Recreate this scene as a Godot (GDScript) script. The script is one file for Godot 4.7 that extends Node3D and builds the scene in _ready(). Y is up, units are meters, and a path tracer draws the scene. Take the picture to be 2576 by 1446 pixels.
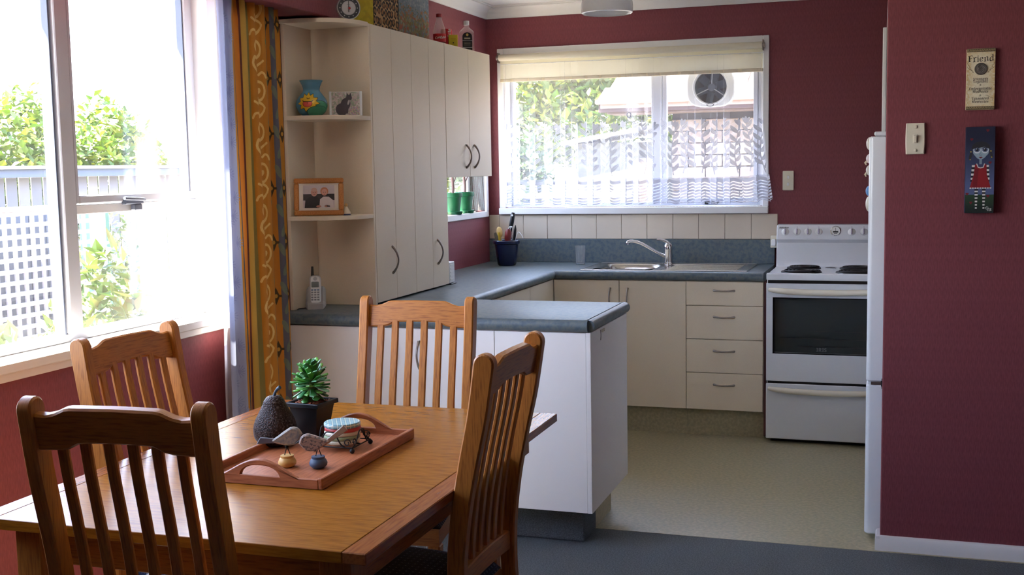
extends Node3D

const PITCH := -0.1023
const YAW := 0.3223
const ROLL := -0.0178

var rng := RandomNumberGenerator.new()
var M := {}
var used := {}

# ---------------------------------------------------------------- names and nodes
func numbered(called: String, parent: Node) -> String:
	var key := str(parent.get_instance_id()) + called
	var k: int = used.get(key, 0)
	used[key] = k + 1
	return called if k == 0 else "%s_%03d" % [called, k]

func obj(called: String, st, mat: Material, parent: Node = self) -> MeshInstance3D:
	var o := MeshInstance3D.new()
	o.name = numbered(called, parent)
	if st is SurfaceTool:
		st.generate_normals()
		o.mesh = st.commit()
	else:
		o.mesh = st
	o.material_override = mat
	o.cast_shadow = GeometryInstance3D.SHADOW_CASTING_SETTING_ON
	parent.add_child(o, true)
	return o

func tag(o: Node, label: String, category: String, group := "") -> Node:
	o.set_meta("label", label)
	o.set_meta("category", category)
	if group != "":
		o.set_meta("group", group)
	return o

func thing(called: String, label: String, category: String, at := Vector3.ZERO, turn := 0.0, group := "") -> Node3D:
	var o := Node3D.new()
	o.name = numbered(called, self)
	add_child(o, true)
	o.position = at
	o.rotation.y = turn
	tag(o, label, category, group)
	return o

func struct(called: String, st, mat: Material, parent: Node = self) -> MeshInstance3D:
	var o := obj(called, st, mat, parent)
	if parent == self:
		o.set_meta("kind", "structure")
	return o

func stuff(o: Node) -> Node:
	o.set_meta("kind", "stuff")
	return o

# ---------------------------------------------------------------- mesh helpers
func ms(flat := true) -> SurfaceTool:
	var st := SurfaceTool.new()
	st.begin(Mesh.PRIMITIVE_TRIANGLES)
	st.set_smooth_group(-1 if flat else 0)
	return st

func tri(st: SurfaceTool, a: Vector3, b: Vector3, c: Vector3, n: Vector3) -> void:
	if (b - a).cross(c - a).dot(n) < 0.0:
		var t := b
		b = c
		c = t
	st.add_vertex(a)
	st.add_vertex(c)
	st.add_vertex(b)

func quad(st: SurfaceTool, a: Vector3, b: Vector3, c: Vector3, d: Vector3, n: Vector3) -> void:
	tri(st, a, b, c, n)
	tri(st, a, c, d, n)

# a box from lo to hi with chamfered edges
func bx(st: SurfaceTool, lo: Vector3, hi: Vector3, b := 0.0, xf := Transform3D()) -> SurfaceTool:
	st.set_smooth_group(-1)
	var c := (lo + hi) / 2.0
	var h := (hi - lo).abs() / 2.0
	b = minf(b, minf(h.x, minf(h.y, h.z)) * 0.9)
	for i in 3:
		var j := (i + 1) % 3
		var k := (i + 2) % 3
		for s in [-1.0, 1.0]:
			var p := []
			for q in [[-1, -1], [1, -1], [1, 1], [-1, 1]]:
				var v := Vector3.ZERO
				v[i] = s * h[i]
				v[j] = q[0] * (h[j] - b)
				v[k] = q[1] * (h[k] - b)
				p.append(xf * (c + v))
			var n := Vector3.ZERO
			n[i] = s
			quad(st, p[0], p[1], p[2], p[3], xf.basis * n)
			if b > 0.0:
				for s2 in [-1.0, 1.0]:
					var e := []
					for q in [[0, -1], [0, 1], [1, 1], [1, -1]]:
						var v := Vector3.ZERO
						v[i] = s * (h[i] - (b if q[0] == 1 else 0.0))
						v[j] = s2 * (h[j] - (b if q[0] == 0 else 0.0))
						v[k] = q[1] * (h[k] - b)
						e.append(xf * (c + v))
					var n2 := Vector3.ZERO
					n2[i] = s
					n2[j] = s2
					quad(st, e[0], e[1], e[2], e[3], xf.basis * n2)
	if b > 0.0:
		for sx in [-1.0, 1.0]:
			for sy in [-1.0, 1.0]:
				for sz in [-1.0, 1.0]:
					var v := Vector3(sx, sy, sz)
					tri(st, xf * (c + v * Vector3(h.x, h.y - b, h.z - b)), xf * (c + v * Vector3(h.x - b, h.y, h.z - b)), xf * (c + v * Vector3(h.x - b, h.y - b, h.z)), xf.basis * v)
	return st

func box(lo: Vector3, hi: Vector3, b := 0.002) -> SurfaceTool:
	return bx(ms(), lo, hi, b)

func V(x: float, y: float, z: float) -> Vector3:
	return Vector3(x, y, z)

# profile of (radius, height) turned about y; the outside is to the right of the way the profile runs
func lathe(st: SurfaceTool, prof: Array, n := 24, xf := Transform3D(), squash := 1.0) -> SurfaceTool:
	var g := 0
	for i in prof.size() - 1:
		var p: Vector2 = prof[i]
		var q: Vector2 = prof[i + 1]
		if i > 0 and absf((p - prof[i - 1]).angle_to(q - p)) > 0.8:
			g += 1
		st.set_smooth_group(g)
		var d := q - p
		for k in n:
			var a0 := TAU * k / n
			var a1 := TAU * (k + 1) / n
			var am := (a0 + a1) / 2.0
			var nn := xf.basis * V(cos(am) * d.y, -d.x, sin(am) * d.y * squash)
			var A := xf * V(cos(a0) * p.x, p.y, sin(a0) * p.x * squash)
			var B := xf * V(cos(a1) * p.x, p.y, sin(a1) * p.x * squash)
			var C := xf * V(cos(a1) * q.x, q.y, sin(a1) * q.x * squash)
			var D := xf * V(cos(a0) * q.x, q.y, sin(a0) * q.x * squash)
			if p.x < 1e-6:
				tri(st, A, C, D, nn)
			elif q.x < 1e-6:
				tri(st, A, B, C, nn)
			else:
				quad(st, A, B, C, D, nn)
	return st

func at(p: Vector3, ry := 0.0, rx := 0.0, rz := 0.0) -> Transform3D:
	return Transform3D(Basis.from_euler(V(rx, ry, rz)), p)

func tube(st: SurfaceTool, pts: Array, r, n := 8, round_ends := true) -> SurfaceTool:
	st.set_smooth_group(0)
	var side := Vector3.ZERO
	var rings := []
	var m := pts.size()
	for i in m:
		var d: Vector3 = (pts[mini(i + 1, m - 1)] - pts[maxi(i - 1, 0)]).normalized()
		if side == Vector3.ZERO:
			side = d.cross(Vector3.UP if absf(d.y) < 0.9 else Vector3.RIGHT).normalized()
		side = (side - d * side.dot(d)).normalized()
		var up := side.cross(d)
		var rr: float = r[i] if r is Array else r
		var ring := []
		for k in n:
			var a := TAU * k / n
			ring.append(pts[i] + (side * cos(a) + up * sin(a)) * rr)
		rings.append(ring)
	for i in m - 1:
		for k in n:
			var k2 := (k + 1) % n
			var nn: Vector3 = rings[i][k] + rings[i][k2] - pts[i] * 2.0
			quad(st, rings[i][k], rings[i][k2], rings[i + 1][k2], rings[i + 1][k], nn)
	if round_ends:
		st.set_smooth_group(-1)
		for e in [0, m - 1]:
			var out: Vector3 = pts[e] - pts[1 if e == 0 else m - 2]
			for k in n:
				tri(st, pts[e], rings[e][k], rings[e][(k + 1) % n], out)
	return st

func curve(pts: Array, per := 6) -> Array:
	var out := []
	for i in pts.size() - 1:
		var p0: Vector3 = pts[maxi(i - 1, 0)]
		var p1: Vector3 = pts[i]
		var p2: Vector3 = pts[i + 1]
		var p3: Vector3 = pts[mini(i + 2, pts.size() - 1)]
		for k in per:
			out.append(p1.cubic_interpolate(p2, p0, p3, float(k) / per))
	out.append(pts[-1])
	return out

func curve2(pts: Array, per := 6) -> Array:
	var out := []
	for i in pts.size() - 1:
		var p0: Vector2 = pts[maxi(i - 1, 0)]
		var p1: Vector2 = pts[i]
		var p2: Vector2 = pts[i + 1]
		var p3: Vector2 = pts[mini(i + 2, pts.size() - 1)]
		for k in per:
			out.append(p1.cubic_interpolate(p2, p0, p3, float(k) / per))
	out.append(pts[-1])
	return out

# a polygon in local x, y drawn out along local z from z0 to z1, its two rims chamfered by b
func extrude(st: SurfaceTool, poly, z0: float, z1: float, xf := Transform3D(), b := 0.0) -> SurfaceTool:
	var p := PackedVector2Array(poly)
	if Geometry2D.is_polygon_clockwise(p):
		p.reverse()
	var n := p.size()
	var inner := PackedVector2Array()
	var normals := PackedVector2Array()
	for i in n:
		var e0 := (p[i] - p[(i + n - 1) % n]).normalized()
		var e1 := (p[(i + 1) % n] - p[i]).normalized()
		var n0 := Vector2(e0.y, -e0.x)
		var n1 := Vector2(e1.y, -e1.x)
		normals.append(n1)
		var mit := (n0 + n1).normalized()
		inner.append(p[i] - mit * b / maxf(0.5, mit.dot(n1)))
	var rows := [[z0, inner], [z0 + b, p], [z1 - b, p], [z1, inner]] if b > 0.0 else [[z0, p], [z1, p]]
	var g := 1
	for i in n:
		var j := (i + 1) % n
		if absf(normals[i].angle_to(normals[(i + n - 1) % n])) > 0.6:
			g += 1
		for r in rows.size() - 1:
			st.set_smooth_group(g if rows.size() == 2 or r == 1 else -1)
			var za: float = rows[r][0]
			var zb: float = rows[r + 1][0]
			var pa: PackedVector2Array = rows[r][1]
			var pb: PackedVector2Array = rows[r + 1][1]
			quad(st, xf * V(pa[i].x, pa[i].y, za), xf * V(pa[j].x, pa[j].y, za), xf * V(pb[j].x, pb[j].y, zb), xf * V(pb[i].x, pb[i].y, zb), xf.basis * V(normals[i].x, normals[i].y, 0))
	st.set_smooth_group(-1)
	var t := Geometry2D.triangulate_polygon(p)
	for k in range(0, t.size(), 3):
		for e in [0, 1]:
			var q: PackedVector2Array = rows[0][1]
			var z := z0 if e == 0 else z1
			tri(st, xf * V(q[t[k]].x, q[t[k]].y, z), xf * V(q[t[k + 1]].x, q[t[k + 1]].y, z), xf * V(q[t[k + 2]].x, q[t[k + 2]].y, z), xf.basis * V(0, 0, -1.0 if e == 0 else 1.0))
	return st

const ALONG_X := Basis(Vector3(0, 0, -1), Vector3(0, 1, 0), Vector3(1, 0, 0))  # local (x, y, z) to world (z, y, x) up to sign: local x -> -z, local z -> x
const ZY := Basis(Vector3(0, 0, 1), Vector3(0, 1, 0), Vector3(-1, 0, 0))  # local x -> +z, local z -> -x

func rrect(x0: float, y0: float, x1: float, y1: float, r: float, n := 5) -> Array:
	var out := []
	for c in [[x1 - r, y1 - r, 0.0], [x0 + r, y1 - r, 0.5], [x0 + r, y0 + r, 1.0], [x1 - r, y0 + r, 1.5]]:
		for k in n + 1:
			var a: float = PI * (c[2] + 0.5 * k / n)
			out.append(Vector2(c[0] + r * cos(a), c[1] + r * sin(a)))
	return out

# a flat printed face with uv 0..1: origin top left, u to the right, v down
func face(tl: Vector3, right: Vector3, down: Vector3) -> SurfaceTool:
	var st := ms()
	var n := down.cross(right).normalized()
	var c := [tl, tl + right, tl + right + down, tl + down]
	var u := [Vector2(0, 0), Vector2(1, 0), Vector2(1, 1), Vector2(0, 1)]
	for k in [0, 1, 2, 0, 2, 3]:
		st.set_uv(u[k])
		st.set_normal(n)
		st.add_vertex(c[k])
	return st

func letters(called: String, txt: String, size: float, at_xf: Transform3D, mat: Material, parent: Node, fnt: Font, depth := 0.0006) -> MeshInstance3D:
	var t := TextMesh.new()
	t.text = txt
	t.font = fnt
	t.font_size = 32
	t.pixel_size = size / 32.0
	t.depth = depth
	t.curve_step = 2.0
	var o := obj(called, t, mat, parent)
	o.transform = at_xf
	return o

# ---------------------------------------------------------------- pictures drawn by hand
func canvas(w: int, h: int, c: Color) -> Image:
	var im := Image.create(w, h, true, Image.FORMAT_RGBA8)
	im.fill(c)
	return im

func ell(im: Image, cx: float, cy: float, rx: float, ry: float, c: Color, turn := 0.0) -> void:
	var r := maxf(rx, ry)
	var co := cos(turn)
	var si := sin(turn)
	for y in range(maxi(0, int(cy - r)), mini(im.get_height(), int(cy + r) + 2)):
		for x in range(maxi(0, int(cx - r)), mini(im.get_width(), int(cx + r) + 2)):
			var dx := x - cx
			var dy := y - cy
			var a := (dx * co + dy * si) / rx
			var b := (-dx * si + dy * co) / ry
			if a * a + b * b <= 1.0:
				im.set_pixel(x, y, c)

func pol(im: Image, pts: Array, c: Color) -> void:
	var p := PackedVector2Array(pts)
	var lo: Vector2 = p[0]
	var hi: Vector2 = p[0]
	for q in p:
		lo = lo.min(q)
		hi = hi.max(q)
	for y in range(maxi(0, int(lo.y)), mini(im.get_height(), int(hi.y) + 1)):
		for x in range(maxi(0, int(lo.x)), mini(im.get_width(), int(hi.x) + 1)):
			if Geometry2D.is_point_in_polygon(Vector2(x, y), p):
				im.set_pixel(x, y, c)

func stroke(im: Image, pts: Array, r: float, c: Color) -> void:
	for i in pts.size() - 1:
		var a: Vector2 = pts[i]
		var b: Vector2 = pts[i + 1]
		var n := int(a.distance_to(b) / maxf(0.6, r * 0.6)) + 1
		for k in n + 1:
			var q := a.lerp(b, float(k) / n)
			ell(im, q.x, q.y, r, r, c)

func pic(im: Image) -> ImageTexture:
	return ImageTexture.create_from_image(im)

# ---------------------------------------------------------------- materials
func mat(c: Color, rough := 0.6, metal := 0.0) -> StandardMaterial3D:
	var m := StandardMaterial3D.new()
	m.albedo_color = c
	m.roughness = rough
	m.metallic = metal
	return m

func rgb(r: int, g: int, b: int) -> Color:
	return Color8(r, g, b)

func noise(freq: float, ramp: Array, seed_no: int, kind := FastNoiseLite.TYPE_SIMPLEX_SMOOTH, size := 512, octaves := 4) -> NoiseTexture2D:
	var f := FastNoiseLite.new()
	f.noise_type = kind
	f.frequency = freq
	f.seed = seed_no
	f.fractal_octaves = octaves
	var t := NoiseTexture2D.new()
	t.width = size
	t.height = size
	t.seamless = true
	t.noise = f
	if ramp.size():
		var g := Gradient.new()
		g.offsets = PackedFloat32Array(ramp.map(func(e): return e[0]))
		g.colors = PackedColorArray(ramp.map(func(e): return e[1]))
		t.color_ramp = g
	return t

func tri_mat(tex: Texture2D, scale: Vector3, rough := 0.6, world := false) -> StandardMaterial3D:
	var m := mat(Color.WHITE, rough)
	m.albedo_texture = tex
	m.uv1_triplanar = true
	m.uv1_world_triplanar = world
	m.uv1_scale = scale
	m.uv1_triplanar_sharpness = 8.0
	return m

func printed(im: Image, rough := 0.6) -> StandardMaterial3D:
	var m := mat(Color.WHITE, rough)
	m.albedo_texture = pic(im)
	m.texture_repeat = false
	return m

func make_materials() -> void:
	M.wall = tri_mat(noise(0.02, [[0.0, rgb(114, 52, 61)], [0.5, rgb(127, 63, 71)], [1.0, rgb(140, 74, 80)]], 3), V(26, 3.0, 26), 0.62, true)
	M.wall.metallic_specular = 0.45
	M.ceiling = mat(rgb(236, 234, 230), 0.8)
	M.trim = mat(rgb(232, 232, 232), 0.4)
	M.carpet = tri_mat(noise(0.05, [[0.0, rgb(82, 88, 90)], [0.5, rgb(108, 115, 118)], [1.0, rgb(134, 140, 144)]], 5, FastNoiseLite.TYPE_SIMPLEX_SMOOTH, 512, 6), V(5, 5, 5), 0.95, true)
	M.carpet.heightmap_enabled = true
	M.carpet.heightmap_texture = noise(0.12, [], 6)
	M.carpet.heightmap_scale = 0.5
	M.vinyl = tri_mat(noise(0.035, [[0.0, rgb(146, 144, 122)], [0.4, rgb(164, 156, 126)], [0.6, rgb(172, 162, 130)], [1.0, rgb(186, 176, 146)]], 7, FastNoiseLite.TYPE_SIMPLEX_SMOOTH, 1024, 6), V(1.3, 1.3, 1.3), 0.42, true)
	M.laminate = tri_mat(noise(0.02, [[0.0, rgb(74, 90, 102)], [0.45, rgb(92, 106, 114)], [0.7, rgb(106, 114, 114)], [1.0, rgb(84, 100, 112)]], 9, FastNoiseLite.TYPE_SIMPLEX_SMOOTH, 512, 6), V(3.2, 3.2, 3.2), 0.42, true)
	M.laminate.metallic_specular = 0.4
	M.cream = tri_mat(noise(0.08, [[0.0, rgb(229, 214, 190)], [1.0, rgb(238, 224, 201)]], 11), V(6, 6, 6), 0.5, true)
	M.cream_edge = mat(rgb(226, 212, 190), 0.45)
	M.peninsula = mat(rgb(233, 229, 226), 0.45)
	M.gap = mat(rgb(30, 24, 22), 0.9)
	M.enamel = mat(rgb(226, 229, 235), 0.22)
	M.fridge = mat(rgb(226, 232, 236), 0.28)
	M.handle_cream = mat(rgb(234, 226, 208), 0.25)
	M.black = mat(rgb(22, 22, 24), 0.4)
	M.black_gloss = mat(rgb(12, 12, 14), 0.15)
	M.pewter = mat(rgb(150, 140, 132), 0.35, 0.9)
	M.chrome = mat(rgb(225, 225, 228), 0.1, 1.0)
	M.steel = mat(rgb(205, 203, 198), 0.24, 1.0)
	M.tile = mat(rgb(214, 202, 186), 0.2)
	M.grout = mat(rgb(150, 138, 124), 0.9)
	M.alu = mat(rgb(186, 188, 196), 0.45, 0.0)
	M.alu_dark = mat(rgb(84, 92, 110), 0.5, 0.0)
	var g := mat(Color(1, 1, 1, 0.03), 0.0)
	g.transparency = BaseMaterial3D.TRANSPARENCY_ALPHA
	M.pane = g
	var wood := noise(0.02, [[0.0, rgb(128, 72, 26)], [0.42, rgb(168, 104, 42)], [0.6, rgb(178, 114, 48)], [1.0, rgb(148, 88, 34)]], 13, FastNoiseLite.TYPE_SIMPLEX_SMOOTH, 512, 4)
	M.wood_y = tri_mat(wood, V(14, 1.1, 14), 0.38)
	M.wood_x = tri_mat(wood, V(1.1, 14, 14), 0.38)
	M.wood_z = tri_mat(wood, V(14, 14, 1.1), 0.38)
	var table := noise(0.02, [[0.0, rgb(122, 68, 16)], [0.45, rgb(146, 90, 22)], [0.62, rgb(154, 98, 28)], [1.0, rgb(134, 78, 18)]], 15, FastNoiseLite.TYPE_SIMPLEX_SMOOTH, 512, 4)
	M.table = tri_mat(table, V(0.8, 9, 9), 0.27)
	M.table.metallic_specular = 0.4
	var edge := noise(0.02, [[0.0, rgb(118, 60, 26)], [0.5, rgb(142, 80, 36)], [1.0, rgb(152, 90, 44)]], 16)
	M.table_edge = tri_mat(edge, V(10, 10, 0.9), 0.27)
	var tw := noise(0.02, [[0.0, rgb(134, 72, 42)], [0.5, rgb(166, 98, 62)], [1.0, rgb(180, 112, 74)]], 17)
	M.tray = tri_mat(tw, V(12, 12, 1.2), 0.42)
	M.tray_x = tri_mat(tw, V(1.2, 12, 12), 0.42)
	# seat fabric: navy with small pale squares
	var im := canvas(64, 64, rgb(38, 44, 62))
	for y in 4:
		for x in 4:
			im.fill_rect(Rect2i(x * 16 + 2, y * 16 + 2, 12, 12), rgb(60, 72, 104))
			im.fill_rect(Rect2i(x * 16 + 4, y * 16 + 4, 8, 8), rgb(34, 38, 56))
			im.fill_rect(Rect2i(x * 16 + 6, y * 16 + 6, 4, 4), rgb(128, 138, 160))
	M.seat = tri_mat(pic(im), V(14, 14, 14), 0.95)
	M.white = mat(rgb(236, 236, 234), 0.45)
	M.plate = mat(rgb(226, 218, 198), 0.4)
	M.plant_pot = mat(rgb(20, 96, 58), 0.5)
	M.iron = mat(rgb(26, 24, 24), 0.5, 0.4)

# ================================================================ the scene
func _ready() -> void:
	# camera
	var cam := Camera3D.new()
	cam.name = "camera"
	cam.position = V(2.4121, 1.4752, 6.8075)
	cam.rotation = V(PITCH, YAW, ROLL)
	cam.fov = rad_to_deg(2.0 * atan(723.0 / 2924.57))
	cam.near = 0.05
	cam.far = 200.0
	add_child(cam, true)
	cam.make_current()
	# sky, exposure
	var env := Environment.new()
	env.background_mode = Environment.BG_SKY
	var sm := ProceduralSkyMaterial.new()
	sm.sky_top_color = Color(0.72, 0.82, 1.0)
	sm.sky_horizon_color = Color(0.96, 0.97, 1.0)
	sm.ground_horizon_color = Color(0.8, 0.8, 0.78)
	sm.ground_bottom_color = Color(0.5, 0.5, 0.48)
	sm.sky_energy_multiplier = 1.0
	var sky := Sky.new()
	sky.sky_material = sm
	env.sky = sky
	env.tonemap_mode = Environment.TONE_MAPPER_LINEAR
	env.tonemap_exposure = EXPOSURE
	env.sdfgi_enabled = true
	env.ssao_enabled = true
	env.ssil_enabled = true
	var we := WorldEnvironment.new()
	we.name = "world"
	we.environment = env
	add_child(we, true)
	# sun: high, over the camera's left shoulder, so that it rakes in through the dining window
	var sun := DirectionalLight3D.new()
	sun.name = "sun"
	add_child(sun, true)
	sun.look_at_from_position(V(-0.4, 0.824, 0.25) * 10.0, Vector3.ZERO)
	sun.light_color = Color(1.0, 0.95, 0.86)
	sun.light_energy = SUN
	sun.light_angular_distance = 0.6
	sun.shadow_enabled = true
	sun.sky_mode = DirectionalLight3D.SKY_MODE_LIGHT_ONLY

	rng.seed = 11
	make_materials()
	build_room()
	build_window_dining()
	build_window_kitchen()
	build_worktop()
	build_cabinets()
	build_stove()
	build_fridge()
	build_table()
	build_chairs()
	build_curtain()
	build_tray()
	build_shelf_things()
	build_cupboard_top_things()
	build_counter_things()
	build_wall_things()
	build_outside()

const EXPOSURE := 17.2
const SUN := 1.9

# ---------------------------------------------------------------- the room
func build_room() -> void:
	var R := 5.2
	var B := 8.6
	var f := ms()
	bx(f, V(-0.14, -0.12, 2.3), V(R + 0.1, 0.0, B + 0.1))
	struct("floor", f, M.carpet)
	f = ms()
	bx(f, V(-0.14, -0.12, -0.14), V(3.05, 0.001, 2.3))
	struct("floor", f, M.vinyl)
	f = ms()
	bx(f, V(-0.35, 2.45, -0.95), V(R + 0.4, 2.6, B + 0.4))  # roof overhang included, its depth shaped to cut sun and sky at the windows
	bx(f, V(-0.62, 2.45, -0.95), V(-0.35, 2.6, 2.2))  # unseen deeper eave, added to keep sun out of the small window
	struct("ceiling", f, M.ceiling)
	# left wall with the dining window and the small one behind the wall cabinet
	f = ms()
	for r in [[-0.14, 0.083, -0.1, 2.45], [0.083, 0.95, -0.1, 1.215], [0.083, 0.95, 1.95, 2.45], [0.95, 3.02, -0.1, 2.45], [3.02, 5.3, -0.1, 0.92], [3.02, 5.3, 2.22, 2.45], [5.3, B + 0.1, -0.1, 2.45]]:
		bx(f, V(-0.14, r[2], r[0]), V(0.0, r[3], r[1]))
	struct("wall_left", f, M.wall)
	# kitchen wall with its window
	f = ms()
	for r in [[0.0, 0.11, -0.1, 2.45], [0.11, 1.665, -0.1, 1.235], [0.11, 1.665, 2.165, 2.45], [1.665, R + 0.1, -0.1, 2.45]]:
		bx(f, V(r[0], r[2], -0.14), V(r[1], r[3], 0.0))
	var wb := struct("wall_back", f, M.wall)
	# one row of cream tiles over the worktop upstand
	var xs := [0.0, 0.067, 0.2225, 0.376, 0.5305, 0.684, 0.8385, 0.993, 1.1475, 1.299, 1.452, 1.6035, 1.752]
	for i in xs.size() - 1:
		var t := ms()
		bx(t, V(xs[i] + 0.001, 1.0425, 0.001), V(xs[i + 1] - 0.001, 1.1885, 0.007 + rng.randf() * 0.0006), 0.0018)
		obj("tile", t, M.tile, wb)
	f = ms()
	bx(f, V(0.0, 1.041, 0.0), V(1.7525, 1.1885, 0.004))
	obj("grout_bed", f, M.grout, wb)
	# wall beside the fridge, partition, right wall, rear wall
	f = ms()
	bx(f, V(2.95, -0.1, 0.0), V(3.05, 2.45, 2.171))
	struct("wall_kitchen", f, M.wall)
	f = ms()
	bx(f, V(2.361, 0.0, 2.171), V(R, 2.45, 2.271), 0.004)
	struct("wall_partition", f, M.wall)
	f = ms()
	bx(f, V(R, -0.1, 0.0), V(R + 0.1, 2.45, B + 0.1))
	struct("wall_right", f, M.wall)
	f = ms()
	bx(f, V(0.0, -0.1, B), V(R, 2.45, B + 0.1))
	struct("wall_rear", f, M.wall)
	# skirting round the partition's end, and below the dining window
	var prof := [Vector2(0, 0), Vector2(0.018, 0), Vector2(0.018, 0.045), Vector2(0.012, 0.055), Vector2(0, 0.057)]
	f = ms()
	extrude(f, prof, 2.345, R, Transform3D(Basis(V(0, 0, 1), V(0, 1, 0), V(1, 0, 0)), V(0, 0, 2.271)))
	extrude(f, prof, -2.288, -2.18, Transform3D(Basis(V(-1, 0, 0), V(0, 1, 0), V(0, 0, -1)), V(2.361, 0, 0)))
	struct("baseboard_partition", f, M.trim)
	f = ms()
	extrude(f, prof, 2.66, B, Transform3D(Basis(V(1, 0, 0), V(0, 1, 0), V(0, 0, 1)), V(0, 0, 0)))
	struct("baseboard_left", f, M.trim)
	# plaster cornice
	var cove := [Vector2(0, 2.379), Vector2(0.012, 2.379), Vector2(0.012, 2.389)]
	for k in 7:
		var a := PI / 2 * k / 6.0
		cove.append(Vector2(0.058 - 0.044 * cos(a), 2.392 + 0.044 * sin(a)))
	cove.append_array([Vector2(0.066, 2.436), Vector2(0.066, 2.443), Vector2(0.078, 2.443), Vector2(0.078, 2.4505), Vector2(0, 2.4505)])
	f = ms()
	extrude(f, cove, 0.0, 2.95, Transform3D(Basis(V(0, 0, 1), V(0, 1, 0), V(1, 0, 0)), Vector3.ZERO))
	struct("trim_1", f, M.ceiling)
	f = ms()
	extrude(f, cove, 0.0, 2.29, Transform3D(Basis(V(1, 0, 0), V(0, 1, 0), V(0, 0, 1)), Vector3.ZERO))
	struct("trim_2", f, M.ceiling)
	# boxed pelmet over the dining window, papered like the wall
	f = ms()
	bx(f, V(0.0, 2.105, 2.292), V(0.18, 2.45, 5.6), 0.003)
	struct("trim_3", f, M.wall)

func build_window_dining() -> void:
	# deep white sill and jambs, aluminium frames at the outer face
	var f := ms()
	bx(f, V(-0.138, 0.92, 2.99), V(0.03, 0.952, 5.33), 0.004)
	bx(f, V(0.0, 0.895, 3.0), V(0.016, 0.92, 5.32), 0.003)
	var w := struct("window_1", f, M.trim)
	f = ms()
	bx(f, V(-0.138, 0.952, 3.02), V(0.004, 2.22, 3.034), 0.002)
	bx(f, V(-0.138, 0.952, 5.286), V(0.004, 2.22, 5.3), 0.002)
	bx(f, V(-0.138, 2.206, 3.034), V(0.004, 2.22, 5.286), 0.002)
	obj("reveal", f, M.trim, w)
	f = ms()
	var xo := -0.125
	var xi := -0.075
	for r in [[3.034, 3.056, 0.952, 2.206], [5.264, 5.286, 0.952, 2.206], [3.056, 5.264, 2.184, 2.206], [3.056, 5.264, 0.952, 0.978]]:
		bx(f, V(xo, r[2], r[0]), V(xi, r[3], r[1]), 0.002)
	obj("frame", f, M.alu, w)
	for z in [3.735, 4.7]:
		f = ms()
		bx(f, V(xo, 0.978, z), V(xi + 0.012, 2.184, z + 0.06), 0.003)
		obj("mullion", f, M.alu, w)
		f = ms()
		bx(f, V(xo + 0.01, 0.978, z + 0.0665), V(xi, 2.184, z + 0.0735), 0.001)
		obj("glazing_gasket", f, M.alu_dark, w)
	# the opening light over the fixed one
	f = ms()
	bx(f, V(xo, 1.352, 3.056), V(xi, 1.382, 3.735), 0.002)
	obj("transom", f, M.trim, w)
	f = ms()
	for r in [[3.06, 3.092, 1.386, 2.18], [3.716, 3.732, 1.386, 2.18], [3.092, 3.716, 1.386, 1.412], [3.092, 3.716, 2.154, 2.18]]:
		bx(f, V(xo + 0.006, r[2], r[0]), V(xi + 0.008, r[3], r[1]), 0.003)
	var sash := obj("sash", f, M.alu, w)
	f = ms()
	for r in [[3.093, 3.099, 1.413, 2.153], [3.709, 3.715, 1.413, 2.153]]:
		bx(f, V(xo + 0.012, r[2], r[0]), V(xi, r[3], r[1]))
	obj("gasket", f, M.alu_dark, sash)
	f = ms()
	bx(f, V(xi, 1.376, 3.4), V(xi + 0.02, 1.396, 3.5), 0.003)
	tube(f, [V(xi + 0.022, 1.39, 3.4), V(xi + 0.034, 1.394, 3.45), V(xi + 0.03, 1.398, 3.52)], 0.006)
	bx(f, V(xi, 1.355, 3.41), V(xi + 0.02, 1.376, 3.45), 0.003)
	obj("latch", f, M.alu_dark, sash)
	for r in [[3.1, 3.708, 1.413, 2.154], [3.056, 3.735, 0.978, 1.352], [3.81, 4.7, 0.978, 2.184], [4.775, 5.264, 0.978, 2.184]]:
		f = ms()
		bx(f, V(-0.102, r[2], r[0]), V(-0.098, r[3], r[1]))
		obj("pane", f, M.pane, w)

	# small window in the kitchen corner
	f = ms()
	bx(f, V(-0.138, 1.18, 0.047), V(0.014, 1.215, 0.98), 0.003)
	bx(f, V(-0.138, 1.215, 0.047), V(0.014, 1.95, 0.083), 0.003)
	bx(f, V(-0.138, 1.215, 0.95), V(0.014, 1.95, 0.98), 0.003)
	bx(f, V(-0.138, 1.95, 0.047), V(0.014, 1.98, 0.98), 0.003)
	w = struct("window_2", f, M.trim)
	f = ms()
	for r in [[0.083, 0.115, 1.215, 1.95], [0.918, 0.95, 1.215, 1.95], [0.115, 0.918, 1.215, 1.235], [0.115, 0.918, 1.92, 1.95]]:
		bx(f, V(-0.125, r[2], r[0]), V(-0.095, r[3], r[1]), 0.002)
	obj("frame", f, M.alu, w)
	f = ms()
	bx(f, V(-0.112, 1.235, 0.115), V(-0.108, 1.92, 0.918))
	obj("pane", f, M.pane, w)

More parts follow.
